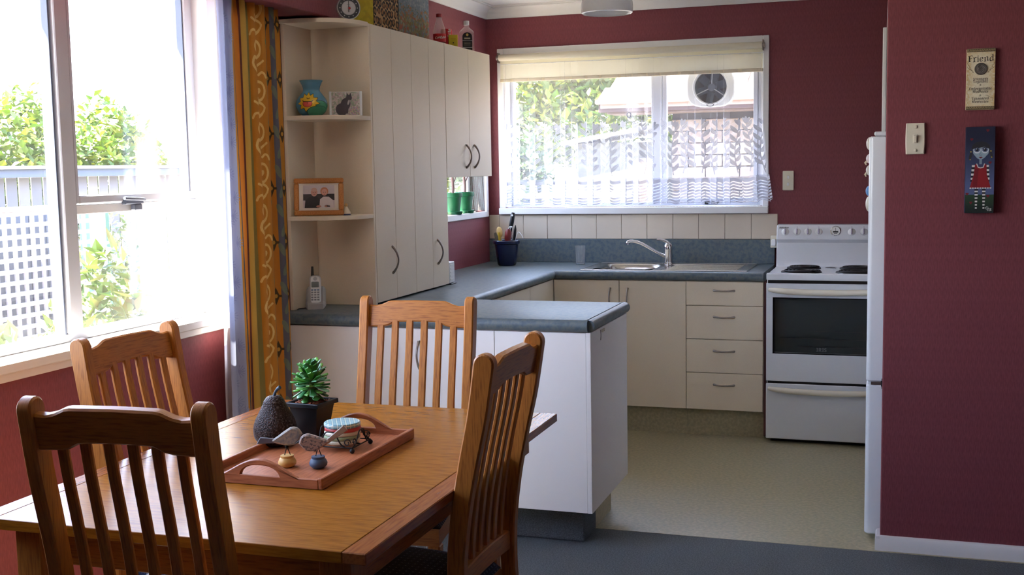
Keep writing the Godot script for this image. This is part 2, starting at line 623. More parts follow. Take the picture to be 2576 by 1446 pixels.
func build_window_kitchen() -> void:
	var f := ms()
	# architrave and reveal
	bx(f, V(0.072, 1.192, 0.0), V(1.70, 1.232, 0.03), 0.003)
	bx(f, V(0.072, 1.232, 0.0), V(0.11, 2.197, 0.014), 0.003)
	bx(f, V(1.665, 1.232, 0.0), V(1.70, 2.197, 0.014), 0.003)
	bx(f, V(0.11, 2.16, 0.0), V(1.665, 2.197, 0.014), 0.003)
	var w := struct("window_3", f, M.trim)
	f = ms()
	bx(f, V(0.11, 1.235, -0.138), V(0.122, 2.165, 0.0))
	bx(f, V(1.653, 1.235, -0.138), V(1.665, 2.165, 0.0))
	bx(f, V(0.122, 1.225, -0.138), V(1.653, 1.237, 0.0))
	bx(f, V(0.122, 2.153, -0.138), V(1.653, 2.165, 0.0))
	obj("reveal", f, M.trim, w)
	f = ms()
	for r in [[0.122, 0.146, 1.237, 2.153], [1.63, 1.653, 1.237, 2.153], [0.146, 1.63, 1.237, 1.256], [0.146, 1.63, 2.13, 2.153]]:
		bx(f, V(r[0], r[2], -0.12), V(r[1], r[3], -0.08), 0.002)
	obj("frame", f, M.alu, w)
	f = ms()
	bx(f, V(1.006, 1.256, -0.12), V(1.073, 2.13, -0.072), 0.003)
	obj("mullion", f, M.alu, w)
	f = ms()
	for r in [[1.074, 1.098, 1.258, 2.128], [1.604, 1.628, 1.258, 2.128], [1.098, 1.604, 1.258, 1.28], [1.098, 1.604, 2.106, 2.128]]:
		bx(f, V(r[0], r[2], -0.114), V(r[1], r[3], -0.07), 0.003)
	var sash := obj("sash", f, M.alu, w)
	f = ms()
	tube(f, [V(1.33, 1.25, -0.06), V(1.36, 1.262, -0.052), V(1.39, 1.25, -0.055), V(1.41, 1.258, -0.05)], 0.006)
	bx(f, V(1.325, 1.244, -0.07), V(1.345, 1.262, -0.052), 0.002)
	obj("latch", f, M.black, sash)
	f = ms()
	bx(f, V(0.146, 1.256, -0.102), V(1.006, 2.13, -0.098))
	obj("pane", f, M.pane, w)
	# the right-hand pane has a round cut-out for the extractor
	f = ms()
	var outer := [Vector2(1.098, 1.28), Vector2(1.604, 1.28), Vector2(1.604, 2.106), Vector2(1.098, 2.106)]
	var c := Vector2(1.357, 1.925)
	for side in [0, 1]:
		var p := []
		var n := 14
		for k in n + 1:
			var a := (PI / 2 + PI * k / n) if side == 0 else (-PI / 2 + PI * k / n)
			p.append(c + Vector2(cos(a), sin(a)) * 0.108)
		var x: float = outer[0].x if side == 0 else outer[1].x
		p.append_array([Vector2(c.x, 1.28), Vector2(x, 1.28), Vector2(x, 2.106), Vector2(c.x, 2.106)] if side == 0 else [Vector2(c.x, 2.106), Vector2(x, 2.106), Vector2(x, 1.28), Vector2(c.x, 1.28)])
		extrude(f, p, -0.102, -0.098)
	obj("pane", f, M.pane, w)

	# extractor fan set in that pane
	var fan := thing("extractor_fan", "round white extractor fan set in the upper right pane of the kitchen window", "fan", V(c.x, c.y, -0.098))
	var ring := rrect(-0.143, -0.112, 0.143, 0.112, 0.09, 8)
	f = ms()
	# square-shouldered collar with a round opening: two halves
	for side in [0, 1]:
		var p := []
		for k in 17:
			var a := (PI / 2 + PI * k / 16) if side == 0 else (-PI / 2 + PI * k / 16)
			p.append(Vector2(cos(a), sin(a)) * 0.094)
		var half := []
		for k in 17:
			var a := (1.5 * PI - PI * k / 16) if side == 0 else (PI / 2 - PI * k / 16)
			var e := Vector2(cos(a), sin(a))
			var s := pow(pow(absf(e.x), 3.4) + pow(absf(e.y), 3.4), -1.0 / 3.4)
			half.append(Vector2(e.x * 0.138, e.y * 0.116) * s)
		p.append_array(half)
		extrude(f, p, 0.0, 0.034, Transform3D(), 0.006)
	obj("collar", f, M.white, fan)
	f = ms(false)
	lathe(f, [Vector2(0.094, 0.034), Vector2(0.1, 0.04), Vector2(0.106, 0.034)], 32, at(Vector3.ZERO, 0, PI / 2))
	obj("rim", f, M.white, fan)
	f = ms(false)
	lathe(f, [Vector2(0.096, -0.07), Vector2(0.096, 0.03)], 32, at(Vector3.ZERO, 0, PI / 2))
	obj("duct", f, mat(rgb(70, 76, 84), 0.6), fan)
	f = ms(false)
	lathe(f, [Vector2(0.0, -0.071), Vector2(0.097, -0.07)], 32, at(Vector3.ZERO, 0, PI / 2))
	obj("shutter", f, mat(rgb(40, 44, 50), 0.6), fan)
	f = ms(false)
	lathe(f, [Vector2(0.0, -0.052), Vector2(0.026, -0.05), Vector2(0.03, -0.03), Vector2(0.022, -0.012), Vector2(0.0, -0.008)], 20, at(Vector3.ZERO, 0, PI / 2))
	var hub := obj("hub", f, M.alu_dark, fan)
	for k in 6:
		var a := TAU * k / 6.0 + 0.3
		f = ms()
		bx(f, V(0.028, -0.026, -0.002), V(0.09, 0.026, 0.002), 0.001, Transform3D(Basis(Vector3.BACK, a) * Basis(Vector3.RIGHT, 0.55), V(0, 0, -0.04)))
		obj("blade", f, M.alu_dark, fan)
	f = ms()
	for k in 3:
		var a := TAU * k / 3.0 - 0.6
		tube(f, [V(cos(a) * 0.02, sin(a) * 0.02, -0.01), V(cos(a) * 0.095, sin(a) * 0.095, 0.005)], 0.003)
	obj("motor_bracket", f, M.alu, fan)
	f = ms(false)
	lathe(f, [Vector2(0.022, 0.0), Vector2(0.022, 0.003), Vector2(0.0, 0.004)], 24, at(V(0, -0.103, 0.036), 0, PI / 2), 0.45)
	var badge := obj("badge", f, mat(rgb(60, 64, 78), 0.4), fan)
	f = ms(false)
	lathe(f, [Vector2(0.018, 0.004), Vector2(0.018, 0.0044), Vector2(0.0, 0.0046)], 24, at(V(0, -0.103, 0.036), 0, PI / 2), 0.36)
	obj("badge_face", f, M.white, badge)

	# roller blind, drawn a little way down
	var bl := thing("roller_blind", "cream roller blind drawn down over the top of the kitchen window", "blind", V(0.88, 2.14, 0.045))
	f = ms(false)
	tube(f, [V(-0.785, 0.0, -0.006), V(0.785, 0.0, -0.006)], 0.02, 20)
	var fab := mat(rgb(234, 229, 210), 0.85)
	fab.backlight_enabled = true
	fab.backlight = Color(0.75, 0.74, 0.7)
	obj("roller", f, mat(rgb(222, 214, 192), 0.8), bl)
	f = ms()
	bx(f, V(-0.785, -0.128, -0.0265), V(0.785, 0.012, -0.025))
	obj("fabric", f, fab, bl)
	f = ms()
	bx(f, V(-0.787, -0.146, -0.032), V(0.787, -0.126, -0.02), 0.003)
	obj("bottom_rail", f, mat(rgb(214, 200, 170), 0.7), bl)
	for s in [-1, 1]:
		f = ms()
		bx(f, V(s * 0.79 - 0.003, -0.03, -0.03), V(s * 0.79 + 0.003, 0.03, 0.012), 0.001)
		tube(f, [V(s * 0.785, 0, 0), V(s * 0.8, 0, 0)], 0.014, 14)
		obj("bracket", f, M.pewter, bl)
	f = ms()
	tube(f, [V(0.01, -0.14, -0.026), V(0.012, -0.35, -0.02)], 0.0012, 6)
	obj("pull_cord", f, M.white, bl)
	f = ms(false)
	var loop := []
	for k in 17:
		loop.append(V(0.012 + 0.012 * cos(TAU * k / 16), -0.366 + 0.016 * sin(TAU * k / 16), -0.02))
	tube(f, loop, 0.0035, 8, false)
	obj("pull_ring", f, mat(rgb(150, 150, 160), 0.5), bl)

	build_lace()

func build_lace() -> void:
	# the pattern, one repeat: sheer above, a row of leafy sprigs, scalloped bands at the hem
	var W := 256
	var H := 1024
	var im := canvas(W, H, Color(0.97, 0.97, 1.0, 0.15))
	for y in H:
		for x in W:
			if (x % 4 == 0) != (y % 4 == 0):
				im.set_pixel(x, y, Color(0.97, 0.97, 1.0, 0.26))
	var leaf := Color(0.96, 0.97, 1.0, 0.72)
	var edge := Color(0.95, 0.96, 1.0, 0.92)
	for s in [[70, 0], [196, 22]]:
		var x0: float = s[0]
		var y0: float = 800.0 + s[1] * 0.5
		var stem := []
		for k in 13:
			var t := k / 12.0
			stem.append(Vector2(x0 + sin(t * 4.0 + s[1]) * 16.0, y0 - t * 330.0))
		for k in range(1, 12):
			var q: Vector2 = stem[k]
			var side := -1.0 if k % 2 == 0 else 1.0
			var a := -PI / 2 + side * 0.75
			var l := 34.0
			var d := Vector2(cos(a), sin(a)) * l
			ell(im, q.x + d.x, q.y + d.y, l, 13, edge, a)
			ell(im, q.x + d.x, q.y + d.y, l - 4, 9, leaf, a)
			stroke(im, [q, q + d * 1.8], 1.4, edge)
		stroke(im, stem, 2.6, edge)
		var top: Vector2 = stem[12]
		for a in [-2.2, -1.57, -0.95]:
			var d := Vector2(cos(a), sin(a)) * 22
			ell(im, top.x + d.x, top.y + d.y, 24, 10, edge, a)
	# bands
	for y in range(830, H):
		for x in W:
			var u := fposmod(x / 85.333, 1.0)
			var sag := 14.0 * (1.0 - pow(absf(u * 2.0 - 1.0), 1.6))
			var v := y - sag
			var a := 0.82
			if v > 862.0:
				a = 0.18 if fposmod(v - 862.0, 21.0) < 7.5 else 0.85
			elif v > 838.0:
				a = 0.92
			elif v > 822.0:
				a = 0.55
			else:
				continue
			if y > H - 26 + sag * 1.4:
				a = 0.0
			im.set_pixel(x, y, Color(0.94, 0.95, 1.0, a))
	var m := mat(Color.WHITE, 0.9)
	m.albedo_texture = pic(im)
	m.transparency = BaseMaterial3D.TRANSPARENCY_ALPHA
	m.cull_mode = BaseMaterial3D.CULL_DISABLED
	m.backlight_enabled = true
	m.backlight = Color(0.2, 0.2, 0.22)
	var st := SurfaceTool.new()
	st.begin(Mesh.PRIMITIVE_TRIANGLES)
	var nx := 420
	var ny := 14
	var pos := func(i: int, j: int) -> Vector3:
		var t := float(i) / nx
		var v := float(j) / ny
		var ph := t * TAU * 17.0 + 0.8 * sin(t * 23.0) + 0.5 * sin(t * 51.0)
		var x := lerpf(0.118, 1.66, t) + 0.0125 * sin(ph * 2.0) * (0.5 + 0.5 * v)
		var flare := clampf((t - 0.86) / 0.14, 0, 1)
		x += 0.078 * pow(flare, 1.5) * pow(v, 1.8)
		var z := 0.022 - 0.03 * (1.0 - flare) * 0.0 + (0.008 + 0.011 * v) * (1.0 + sin(ph))
		return V(x, lerpf(2.1, 1.242 + 0.012 * flare, v), z)
	for i in nx:
		for j in ny:
			for q in [[0, 0], [1, 1], [1, 0], [0, 0], [0, 1], [1, 1]]:
				st.set_uv(Vector2(float(i + q[0]) / nx * 13.0, float(j + q[1]) / ny))
				st.set_smooth_group(0)
				st.add_vertex(pos.call(i + q[0], j + q[1]))
	var lace := thing("lace_curtain", "white lace net curtain with leaf sprigs and scalloped hem across the kitchen window", "curtain", Vector3.ZERO)
	obj("net", st, m, lace)
	var f := ms()
	tube(f, [V(0.1, 2.1, 0.034), V(1.672, 2.1, 0.034)], 0.003, 6)
	obj("wire", f, M.white, lace)

# ---------------------------------------------------------------- worktop and cabinets
func edge_profile(x0: float, x1: float, top: float, bot: float, round0: bool, round1: bool) -> Array:
	var r := (top - bot) / 2.0
	var p := []
	if round1:
		for k in 9:
			var a := -PI / 2 + PI * k / 8
			p.append(Vector2(x1 - r + r * cos(a), bot + r + r * sin(a)))
	else:
		p.append_array([Vector2(x1, bot), Vector2(x1, top)])
	if round0:
		for k in 9:
			var a := PI / 2 + PI * k / 8
			p.append(Vector2(x0 + r + r * cos(a), bot + r + r * sin(a)))
	else:
		p.append_array([Vector2(x0, top), Vector2(x0, bot)])
	return p

func build_worktop() -> void:
	var w := thing("worktop", "mottled blue-grey laminate worktop running round the kitchen as a U", "worktop", Vector3.ZERO)
	var T := 0.9
	var b := 0.854
	# local x -> world z, local z -> world x
	var lx := Transform3D(Basis(V(0, 0, 1), V(0, 1, 0), V(1, 0, 0)), Vector3.ZERO)
	var f := ms()
	extrude(f, edge_profile(0.49, 0.6, T, b, false, true), 0.574, 1.737, lx)
	bx(f, V(0.0, b, 0.0), V(0.78, T, 0.49))
	bx(f, V(0.0, b, 0.49), V(0.574, T, 0.56))
	bx(f, V(0.78, b, 0.0), V(1.737, T, 0.115))
	bx(f, V(1.125, b, 0.115), V(1.737, T, 0.49))
	bx(f, V(0.78, b, 0.47), V(1.125, T, 0.49))
	obj("sink_run", f, M.laminate, w)
	f = ms()
	extrude(f, edge_profile(0.0, 0.597, T, b, false, true), 0.56, 2.008)
	obj("side_run", f, M.laminate, w)
	f = ms()
	extrude(f, edge_profile(1.985, 2.618, T, b, true, true), 0.0, 1.306, lx)
	extrude(f, edge_profile(1.3, 1.331, T, b, false, true), 1.99, 2.596)
	obj("peninsula_top", f, M.laminate, w)
	f = ms()
	bx(f, V(0.0, T, 0.0), V(1.737, 1.041, 0.014), 0.002)
	obj("upstand", f, M.laminate, w)

func bow_handle(called: String, parent: Node, xf: Transform3D, length := 0.108) -> MeshInstance3D:
	# a bow handle: local y is its length, local z stands out
	var f := ms(false)
	var pts := []
	for k in 13:
		var t := k / 12.0 * 2.0 - 1.0
		pts.append(xf * V(0, t * length / 2, 0.026 * (1.0 - t * t) + 0.003))
	var rr := []
	for k in 13:
		rr.append(0.0042 + 0.0018 * pow(absf(k / 6.0 - 1.0), 3))
	tube(f, pts, rr, 8)
	for s in [-1, 1]:
		lathe(f, [Vector2(0.006, 0.0), Vector2(0.006, 0.004), Vector2(0.0, 0.006)], 10, xf * at(V(0, s * length / 2, 0), 0, PI / 2))
	return obj(called, f, M.pewter, parent)

func build_cabinets() -> void:
	var FZ := Transform3D()                                   # a front facing +z
	var FX := Transform3D(Basis(V(0, 0, -1), V(0, 1, 0), V(1, 0, 0)), Vector3.ZERO)   # a front facing +x
	# --- sink cabinet
	var c := thing("sink_cabinet", "cream two-door base cabinet under the sink", "cabinet", V(0.96, 0, 0.3))
	var o := -c.position
	obj("carcass", bx(ms(), V(0.6, 0.15, 0.02) + o, V(1.3225, 0.852, 0.558) + o), M.cream, c)
	obj("kickboard", bx(ms(), V(0.55, 0.001, 0.1) + o, V(1.3225, 0.15, 0.528) + o), M.vinyl, c)
	var d := obj("door", bx(ms(), V(0.58, 0.152, 0.561) + o, V(0.9525, 0.85, 0.58) + o, 0.0015), M.cream, c)
	bow_handle("handle", d, at(V(0.903, 0.752, 0.58) + o))
	d = obj("door", bx(ms(), V(0.9555, 0.152, 0.561) + o, V(1.322, 0.85, 0.58) + o, 0.0015), M.cream, c)
	bow_handle("handle", d, at(V(1.002, 0.752, 0.58) + o))
	# --- drawers
	c = thing("drawer_cabinet", "cream base cabinet of four drawers beside the stove", "cabinet", V(1.53, 0, 0.3))
	o = -c.position
	obj("carcass", bx(ms(), V(1.3245, 0.15, 0.02) + o, V(1.738, 0.852, 0.558) + o), M.cream, c)
	obj("side_edge", bx(ms(), V(1.738, 0.02, 0.02) + o, V(1.75, 0.852, 0.565) + o), mat(rgb(96, 52, 54), 0.7), c)
	obj("kickboard", bx(ms(), V(1.3235, 0.001, 0.1) + o, V(1.738, 0.15, 0.528) + o), M.vinyl, c)
	for r in [[0.722, 0.85, 0.802], [0.5385, 0.719, 0.66], [0.3555, 0.5355, 0.475], [0.152, 0.3525, 0.291]]:
		d = obj("drawer", bx(ms(), V(1.325, r[0], 0.561) + o, V(1.734, r[1], 0.58) + o, 0.0015), M.cream, c)
		bow_handle("handle", d, at(V(1.529, r[2], 0.58) + o, 0, 0, PI / 2))
	# --- side run
	c = thing("corner_cabinet", "cream base cabinet below the worktop beside the pantry, mostly behind the peninsula", "cabinet", V(0.3, 0, 1.3))
	o = -c.position
	obj("carcass", bx(ms(), V(0.02, 0.15, 0.02) + o, V(0.556, 0.852, 1.98) + o), M.cream, c)
	obj("kickboard", bx(ms(), V(0.1, 0.001, 0.6) + o, V(0.52, 0.15, 1.98) + o), M.vinyl, c)
	for r in [[0.583, 1.014], [1.017, 1.5], [1.503, 1.98]]:
		obj("door", bx(ms(), V(0.559, 0.152, r[0]) + o, V(0.578, 0.85, r[1]) + o, 0.0015), M.cream, c)
	# --- peninsula
	c = thing("peninsula_cabinet", "white-fronted peninsula cabinet between dining table and kitchen", "cabinet", V(0.65, 0, 2.3))
	o = -c.position
	obj("carcass", bx(ms(), V(0.004, 0.153, 2.0) + o, V(1.296, 0.852, 2.58) + o), M.peninsula, c)
	d = obj("door", bx(ms(), V(0.004, 0.153, 2.5815) + o, V(0.562, 0.85, 2.6) + o, 0.0015), M.peninsula, c)
	bow_handle("handle", d, at(V(0.508, 0.745, 2.6) + o))
	d = obj("door", bx(ms(), V(0.565, 0.153, 2.5815) + o, V(0.93, 0.85, 2.6) + o, 0.0015), M.peninsula, c)
	bow_handle("handle", d, at(V(0.615, 0.745, 2.6) + o))
	obj("front_panel", bx(ms(), V(0.932, 0.153, 2.5815) + o, V(1.297, 0.85, 2.6) + o, 0.0015), M.peninsula, c)
	obj("end_panel", bx(ms(), V(1.298, 0.153, 1.99) + o, V(1.316, 0.852, 2.602) + o, 0.001), M.peninsula, c)
	var kick := ms()
	bx(kick, V(0.004, 0.001, 2.302) + o, V(1.253, 0.152, 2.488) + o, 0.006)
	var k := obj("kickboard", kick, M.carpet, c)
	k.set_meta("label", "carpet-covered kickboard")
	obj("kickboard", bx(ms(), V(0.004, 0.001, 2.03) + o, V(1.25, 0.152, 2.3) + o), M.vinyl, c)

	# --- tall pantry on the worktop
	c = thing("pantry_cupboard", "tall pale cupboard of four narrow panels standing on the worktop", "cupboard", V(0.145, 0.9, 1.85))
	o = -c.position
	obj("carcass", bx(ms(), V(0.002, 0.912, 1.436) + o, V(0.27, 2.088, 2.274) + o), M.cream, c)
	obj("shadow_strip", bx(ms(), V(0.002, 0.9, 1.45) + o, V(0.25, 0.912, 2.26) + o), M.gap, c)  # near-black strip standing in for the shadow under the cupboard
	var zs := [2.2745, 2.068, 1.848, 1.641, 1.4355]
	for i in 4:
		d = obj("door", bx(ms(), V(0.2715, 0.908, zs[i + 1] + 0.001) + o, V(0.29, 2.0885, zs[i] - 0.001) + o, 0.0015), M.cream, c)
		if i == 0:
			bow_handle("handle", d, Transform3D(FX.basis, V(0.29, 1.082, 2.113) + o), 0.115)
		if i == 3:
			bow_handle("handle", d, Transform3D(FX.basis, V(0.29, 1.078, 1.583) + o), 0.115)
	# --- wall cabinet
	c = thing("wall_cabinet", "pale two-door wall cabinet hung over the small window", "cabinet", V(0.145, 1.433, 1.1))
	o = -c.position
	obj("carcass", bx(ms(), V(0.001, 1.434, 0.768) + o, V(0.27, 2.088, 1.431) + o), M.cream, c)
	d = obj("door", bx(ms(), V(0.2715, 1.434, 1.1045) + o, V(0.29, 2.0885, 1.432) + o, 0.0015), M.cream, c)
	bow_handle("handle", d, Transform3D(FX.basis, V(0.29, 1.54, 1.157) + o), 0.115)
	d = obj("door", bx(ms(), V(0.2715, 1.434, 0.768) + o, V(0.29, 2.0885, 1.1015) + o, 0.0015), M.cream, c)
	bow_handle("handle", d, Transform3D(FX.basis, V(0.29, 1.54, 1.038) + o), 0.115)
	# --- open corner shelves
	c = thing("corner_shelf", "open cream corner shelves with rounded fronts between curtain and pantry", "shelf", V(0.14, 0.9, 2.4))
	o = -c.position
	obj("back_panel", bx(ms(), V(0.002, 0.9, 2.276) + o, V(0.289, 2.09, 2.29) + o, 0.001), M.cream, c)
	obj("side_panel", bx(ms(), V(0.002, 0.9, 2.29) + o, V(0.018, 2.076, 2.52) + o, 0.001), M.cream, c)
	for y in [1.274, 1.686, 2.076]:
		var p := [Vector2(0.018 if y < 2.0 else 0.002, 2.29)]
		for q in 17:
			var a := PI / 2 * q / 16.0
			var e := Vector2(cos(a), sin(a))
			var s := pow(pow(e.x, 2.7) + pow(e.y, 2.7), -1.0 / 2.7)
			var x := 0.016 + 0.272 * e.x * s
			p.append(Vector2(x, 2.291 + 0.238 * e.y * s))
		p.append(Vector2(0.018 if y < 2.0 else 0.002, 2.529))
		var f := ms()
		extrude(f, p, -y - 0.018, -y, Transform3D(Basis(V(1, 0, 0), V(0, 0, 1), V(0, -1, 0)), o), 0.0015)
		obj("shelf" if y < 2.0 else "top_shelf", f, M.cream_edge, c)

func build_stove() -> void:
	var c := thing("stove", "white freestanding electric stove with four coil hotplates", "stove", V(2.056, 0, 0.34))
	var o := -c.position
	var x0 := 1.757
	var x1 := 2.355
	obj("body", bx(ms(), V(x0, 0.02, 0.05) + o, V(x1, 0.868, 0.6) + o, 0.004), M.enamel, c)
	obj("base_shadow_gap", bx(ms(), V(x0 + 0.02, 0.001, 0.08) + o, V(x1 - 0.02, 0.02, 0.58) + o), M.gap, c)
	# cooktop with a lip, sweeping up into the control panel
	var p := [Vector2(0.05, 0.87), Vector2(0.648, 0.87), Vector2(0.652, 0.878), Vector2(0.652, 0.9), Vector2(0.647, 0.906), Vector2(0.63, 0.906), Vector2(0.62, 0.899), Vector2(0.17, 0.899)]
	for k in 6:
		var a := PI / 2 * k / 5.0
		p.append(Vector2(0.15 - 0.025 * sin(a), 0.929 - 0.03 * cos(a)))
	p.append_array([Vector2(0.116, 1.03), Vector2(0.135, 1.05), Vector2(0.112, 1.118), Vector2(0.1, 1.13), Vector2(0.05, 1.132)])
	var f := ms()
	extrude(f, p, x0 + 0.001, x1, Transform3D(Basis(V(0, 0, 1), V(0, 1, 0), V(1, 0, 0)), o), 0.004)
	obj("cooktop", f, M.enamel, c)
	# control panel: knobs, clock, lettering
	var tilt := -atan2(0.023, 0.068)
	var panel := Basis(Vector3.RIGHT, tilt)
	var on := func(x: float, y: float) -> Vector3:
		return V(x, y, 0.135 - (y - 1.05) * 0.338) + o
	var cp := obj("control_panel", bx(ms(), V(x0 + 0.012, -0.03, 0), V(x1 - 0.012, 0.034, 0.002), 0.001, Transform3D(panel, V(o.x, 1.084 + o.y, 0.1225 + o.z))), M.enamel, c)
	for x in [1.806, 1.87, 1.929, 1.988, 2.165, 2.229, 2.293]:
		f = ms(false)
		lathe(f, [Vector2(0.021, 0.0), Vector2(0.019, 0.006), Vector2(0.014, 0.009), Vector2(0.0, 0.01)], 20, Transform3D(panel * Basis(Vector3.RIGHT, PI / 2), on.call(x, 1.091)))
		var kn := obj("knob", f, M.white, cp)
		f = ms()
		bx(f, V(-0.004, -0.016, 0.006), V(0.004, 0.016, 0.02), 0.002, Transform3D(panel, on.call(x, 1.091)))
		obj("grip", f, mat(rgb(172, 160, 176), 0.35), cp)
		f = ms()
		bx(f, V(-0.002, 0.026, 0.001), V(0.002, 0.029, 0.0028), 0.0, Transform3D(panel, on.call(x, 1.091)))
		obj("mark", f, M.black, cp)
	f = ms(false)
	lathe(f, [Vector2(0.029, 0.0), Vector2(0.029, 0.005), Vector2(0.025, 0.007), Vector2(0.024, 0.005), Vector2(0.0, 0.005)], 28, Transform3D(panel * Basis(Vector3.RIGHT, PI / 2), on.call(2.079, 1.095)))
	obj("clock_bezel", f, M.chrome, cp)
	f = ms(false)
	lathe(f, [Vector2(0.0235, 0.0055), Vector2(0.0, 0.0057)], 28, Transform3D(panel * Basis(Vector3.RIGHT, PI / 2), on.call(2.079, 1.095)))
	obj("clock_dial", f, M.white, cp)
	f = ms()
	var cx := Transform3D(panel, on.call(2.079, 1.095))
	bx(f, V(-0.014, -0.009, 0.0055), V(0.014, -0.001, 0.0068), 0.0, cx)
	bx(f, V(-0.001, 0.0, 0.0055), V(0.001, 0.018, 0.0068), 0.0, cx)
	bx(f, V(-0.009, -0.016, 0.0055), V(0.009, -0.013, 0.0068), 0.0, cx)
	obj("clock_hands", f, M.black, cp)
	var lf := FontVariation.new()
	lf.base_font = font_serif(true)
	lf.variation_transform = Transform2D(Vector2(1, 0), Vector2(0.25, 1), Vector2.ZERO)
	letters("lettering", "Simpson", 0.012, Transform3D(panel, on.call(1.798, 1.1145) + V(0, 0, 0.002)), M.black, cp, lf)
	# hotplates
	for h in [[1.925, 0.505, 0.098], [1.92, 0.27, 0.084], [2.205, 0.505, 0.098], [2.2, 0.27, 0.084]]:
		var r: float = h[2]
		f = ms(false)
		lathe(f, [Vector2(r + 0.008, 0.0), Vector2(r + 0.006, 0.006), Vector2(r - 0.002, 0.004), Vector2(r * 0.5, 0.0005), Vector2(0.0, 0.0005)], 32, at(V(h[0], 0.8995, h[1]) + o))
		var hp := obj("drip_ring", f, M.black, c)
		f = ms(false)
		var pts := []
		for k in 105:
			var a := TAU * k / 26.0
			pts.append(V(h[0] + cos(a) * (0.02 + (r - 0.024) * k / 104.0), 0.9085, h[1] + sin(a) * (0.02 + (r - 0.024) * k / 104.0)) + o)
		tube(f, pts, 0.0052, 6)
		obj("coil", f, mat(rgb(34, 30, 30), 0.6, 0.3), c)
	f = ms(false)
	lathe(f, [Vector2(0.03, 0.0), Vector2(0.03, 0.003), Vector2(0.024, 0.004), Vector2(0.0, 0.002)], 20, at(V(2.06, 0.8995, 0.24) + o))
	obj("vent_ring", f, M.enamel, c)
	f = ms(false)
	lathe(f, [Vector2(0.026, 0.004), Vector2(0.0, 0.0045)], 20, at(V(2.06, 0.8995, 0.24) + o))
	obj("vent_hole", f, M.gap, c)
	# oven door: frame of four bars round the glass
	var z0 := 0.602
	var z1 := 0.64
	f = ms()
	extrude(f, [Vector2(x0, 0.335), Vector2(x1, 0.335), Vector2(x1, 0.485), Vector2(x0, 0.485)], z0, z1, Transform3D(Basis.IDENTITY, o), 0.004)
	extrude(f, [Vector2(x0, 0.775), Vector2(x1, 0.775), Vector2(x1, 0.852), Vector2(x0, 0.852)], z0, z1, Transform3D(Basis.IDENTITY, o), 0.004)
	bx(f, V(x0, 0.48, z0) + o, V(x0 + 0.036, 0.78, z1) + o, 0.003)
	bx(f, V(x1 - 0.036, 0.48, z0) + o, V(x1, 0.78, z1) + o, 0.003)
	var door := obj("oven_door", f, M.enamel, c)
	obj("cavity", bx(ms(), V(x0 + 0.03, 0.47, 0.6) + o, V(x1 - 0.03, 0.79, 0.603) + o), mat(rgb(92, 100, 100), 0.5), door)
	f = ms()
	for r in [[0.56, 0.01], [0.52, 0.1], [0.6, 0.18]]:
		tube(f, [V(x0 + 0.06 + r[1], r[0], 0.609) + o, V(x1 - 0.06, r[0] - 0.002, 0.609) + o], 0.0016, 6)
	obj("oven_rack", f, mat(rgb(120, 120, 118), 0.3, 0.8), door)
	var gl := mat(Color(0.02, 0.024, 0.024, 0.22), 0.06)
	gl.transparency = BaseMaterial3D.TRANSPARENCY_ALPHA
	f = ms()
	extrude(f, rrect(x0 + 0.033, 0.479, x1 - 0.033, 0.781, 0.008), 0.634, 0.638, Transform3D(Basis.IDENTITY, o))
	obj("glass", f, gl, door)
	f = ms()
	for r in [[x0 + 0.033, 0.479, x1 - 0.033, 0.487], [x0 + 0.033, 0.773, x1 - 0.033, 0.781], [x0 + 0.033, 0.487, x0 + 0.043, 0.773], [x1 - 0.043, 0.487, x1 - 0.033, 0.773]]:
		bx(f, V(r[0], r[1], 0.6385) + o, V(r[2], r[3], 0.6395) + o)
	obj("glass_border", f, mat(rgb(12, 12, 22), 0.1), door)
	letters("lettering", "IRIS", 0.028, at(V(2.04, 0.507, 0.639) + o), mat(rgb(120, 122, 122), 0.6), door, font_sans(true))
	# full-width bowed handles
	for r in [["handle", 0.815, door], ["handle", 0.292, null]]:
		var par: Node = r[2]
		if par == null:
			par = obj("drawer", box(V(x0, 0.026, 0.602) + o, V(x1, 0.322, 0.64) + o, 0.004), M.enamel, c)
			obj("drawer_gap", bx(ms(), V(x0 + 0.008, 0.322, 0.59) + o, V(x1 - 0.008, 0.335, 0.63) + o), M.gap, c)
			obj("drawer_gap", bx(ms(), V(x0 + 0.008, 0.852, 0.59) + o, V(x1 - 0.008, 0.87, 0.63) + o), M.gap, c)
		f = ms(false)
		var pts := []
		var rr := []
		for k in 25:
			var t := k / 24.0 * 2.0 - 1.0
			pts.append(V((x0 + x1) / 2 + t * 0.284, r[1] + 0.004 - 0.01 * (1 - t * t), 0.641 + 0.03 * (1.0 - pow(absf(t), 6.0))) + o)
			rr.append(0.016 - 0.006 * pow(absf(t), 8))
		tube(f, pts, rr, 12)
		obj("handle", f, M.handle_cream, par)

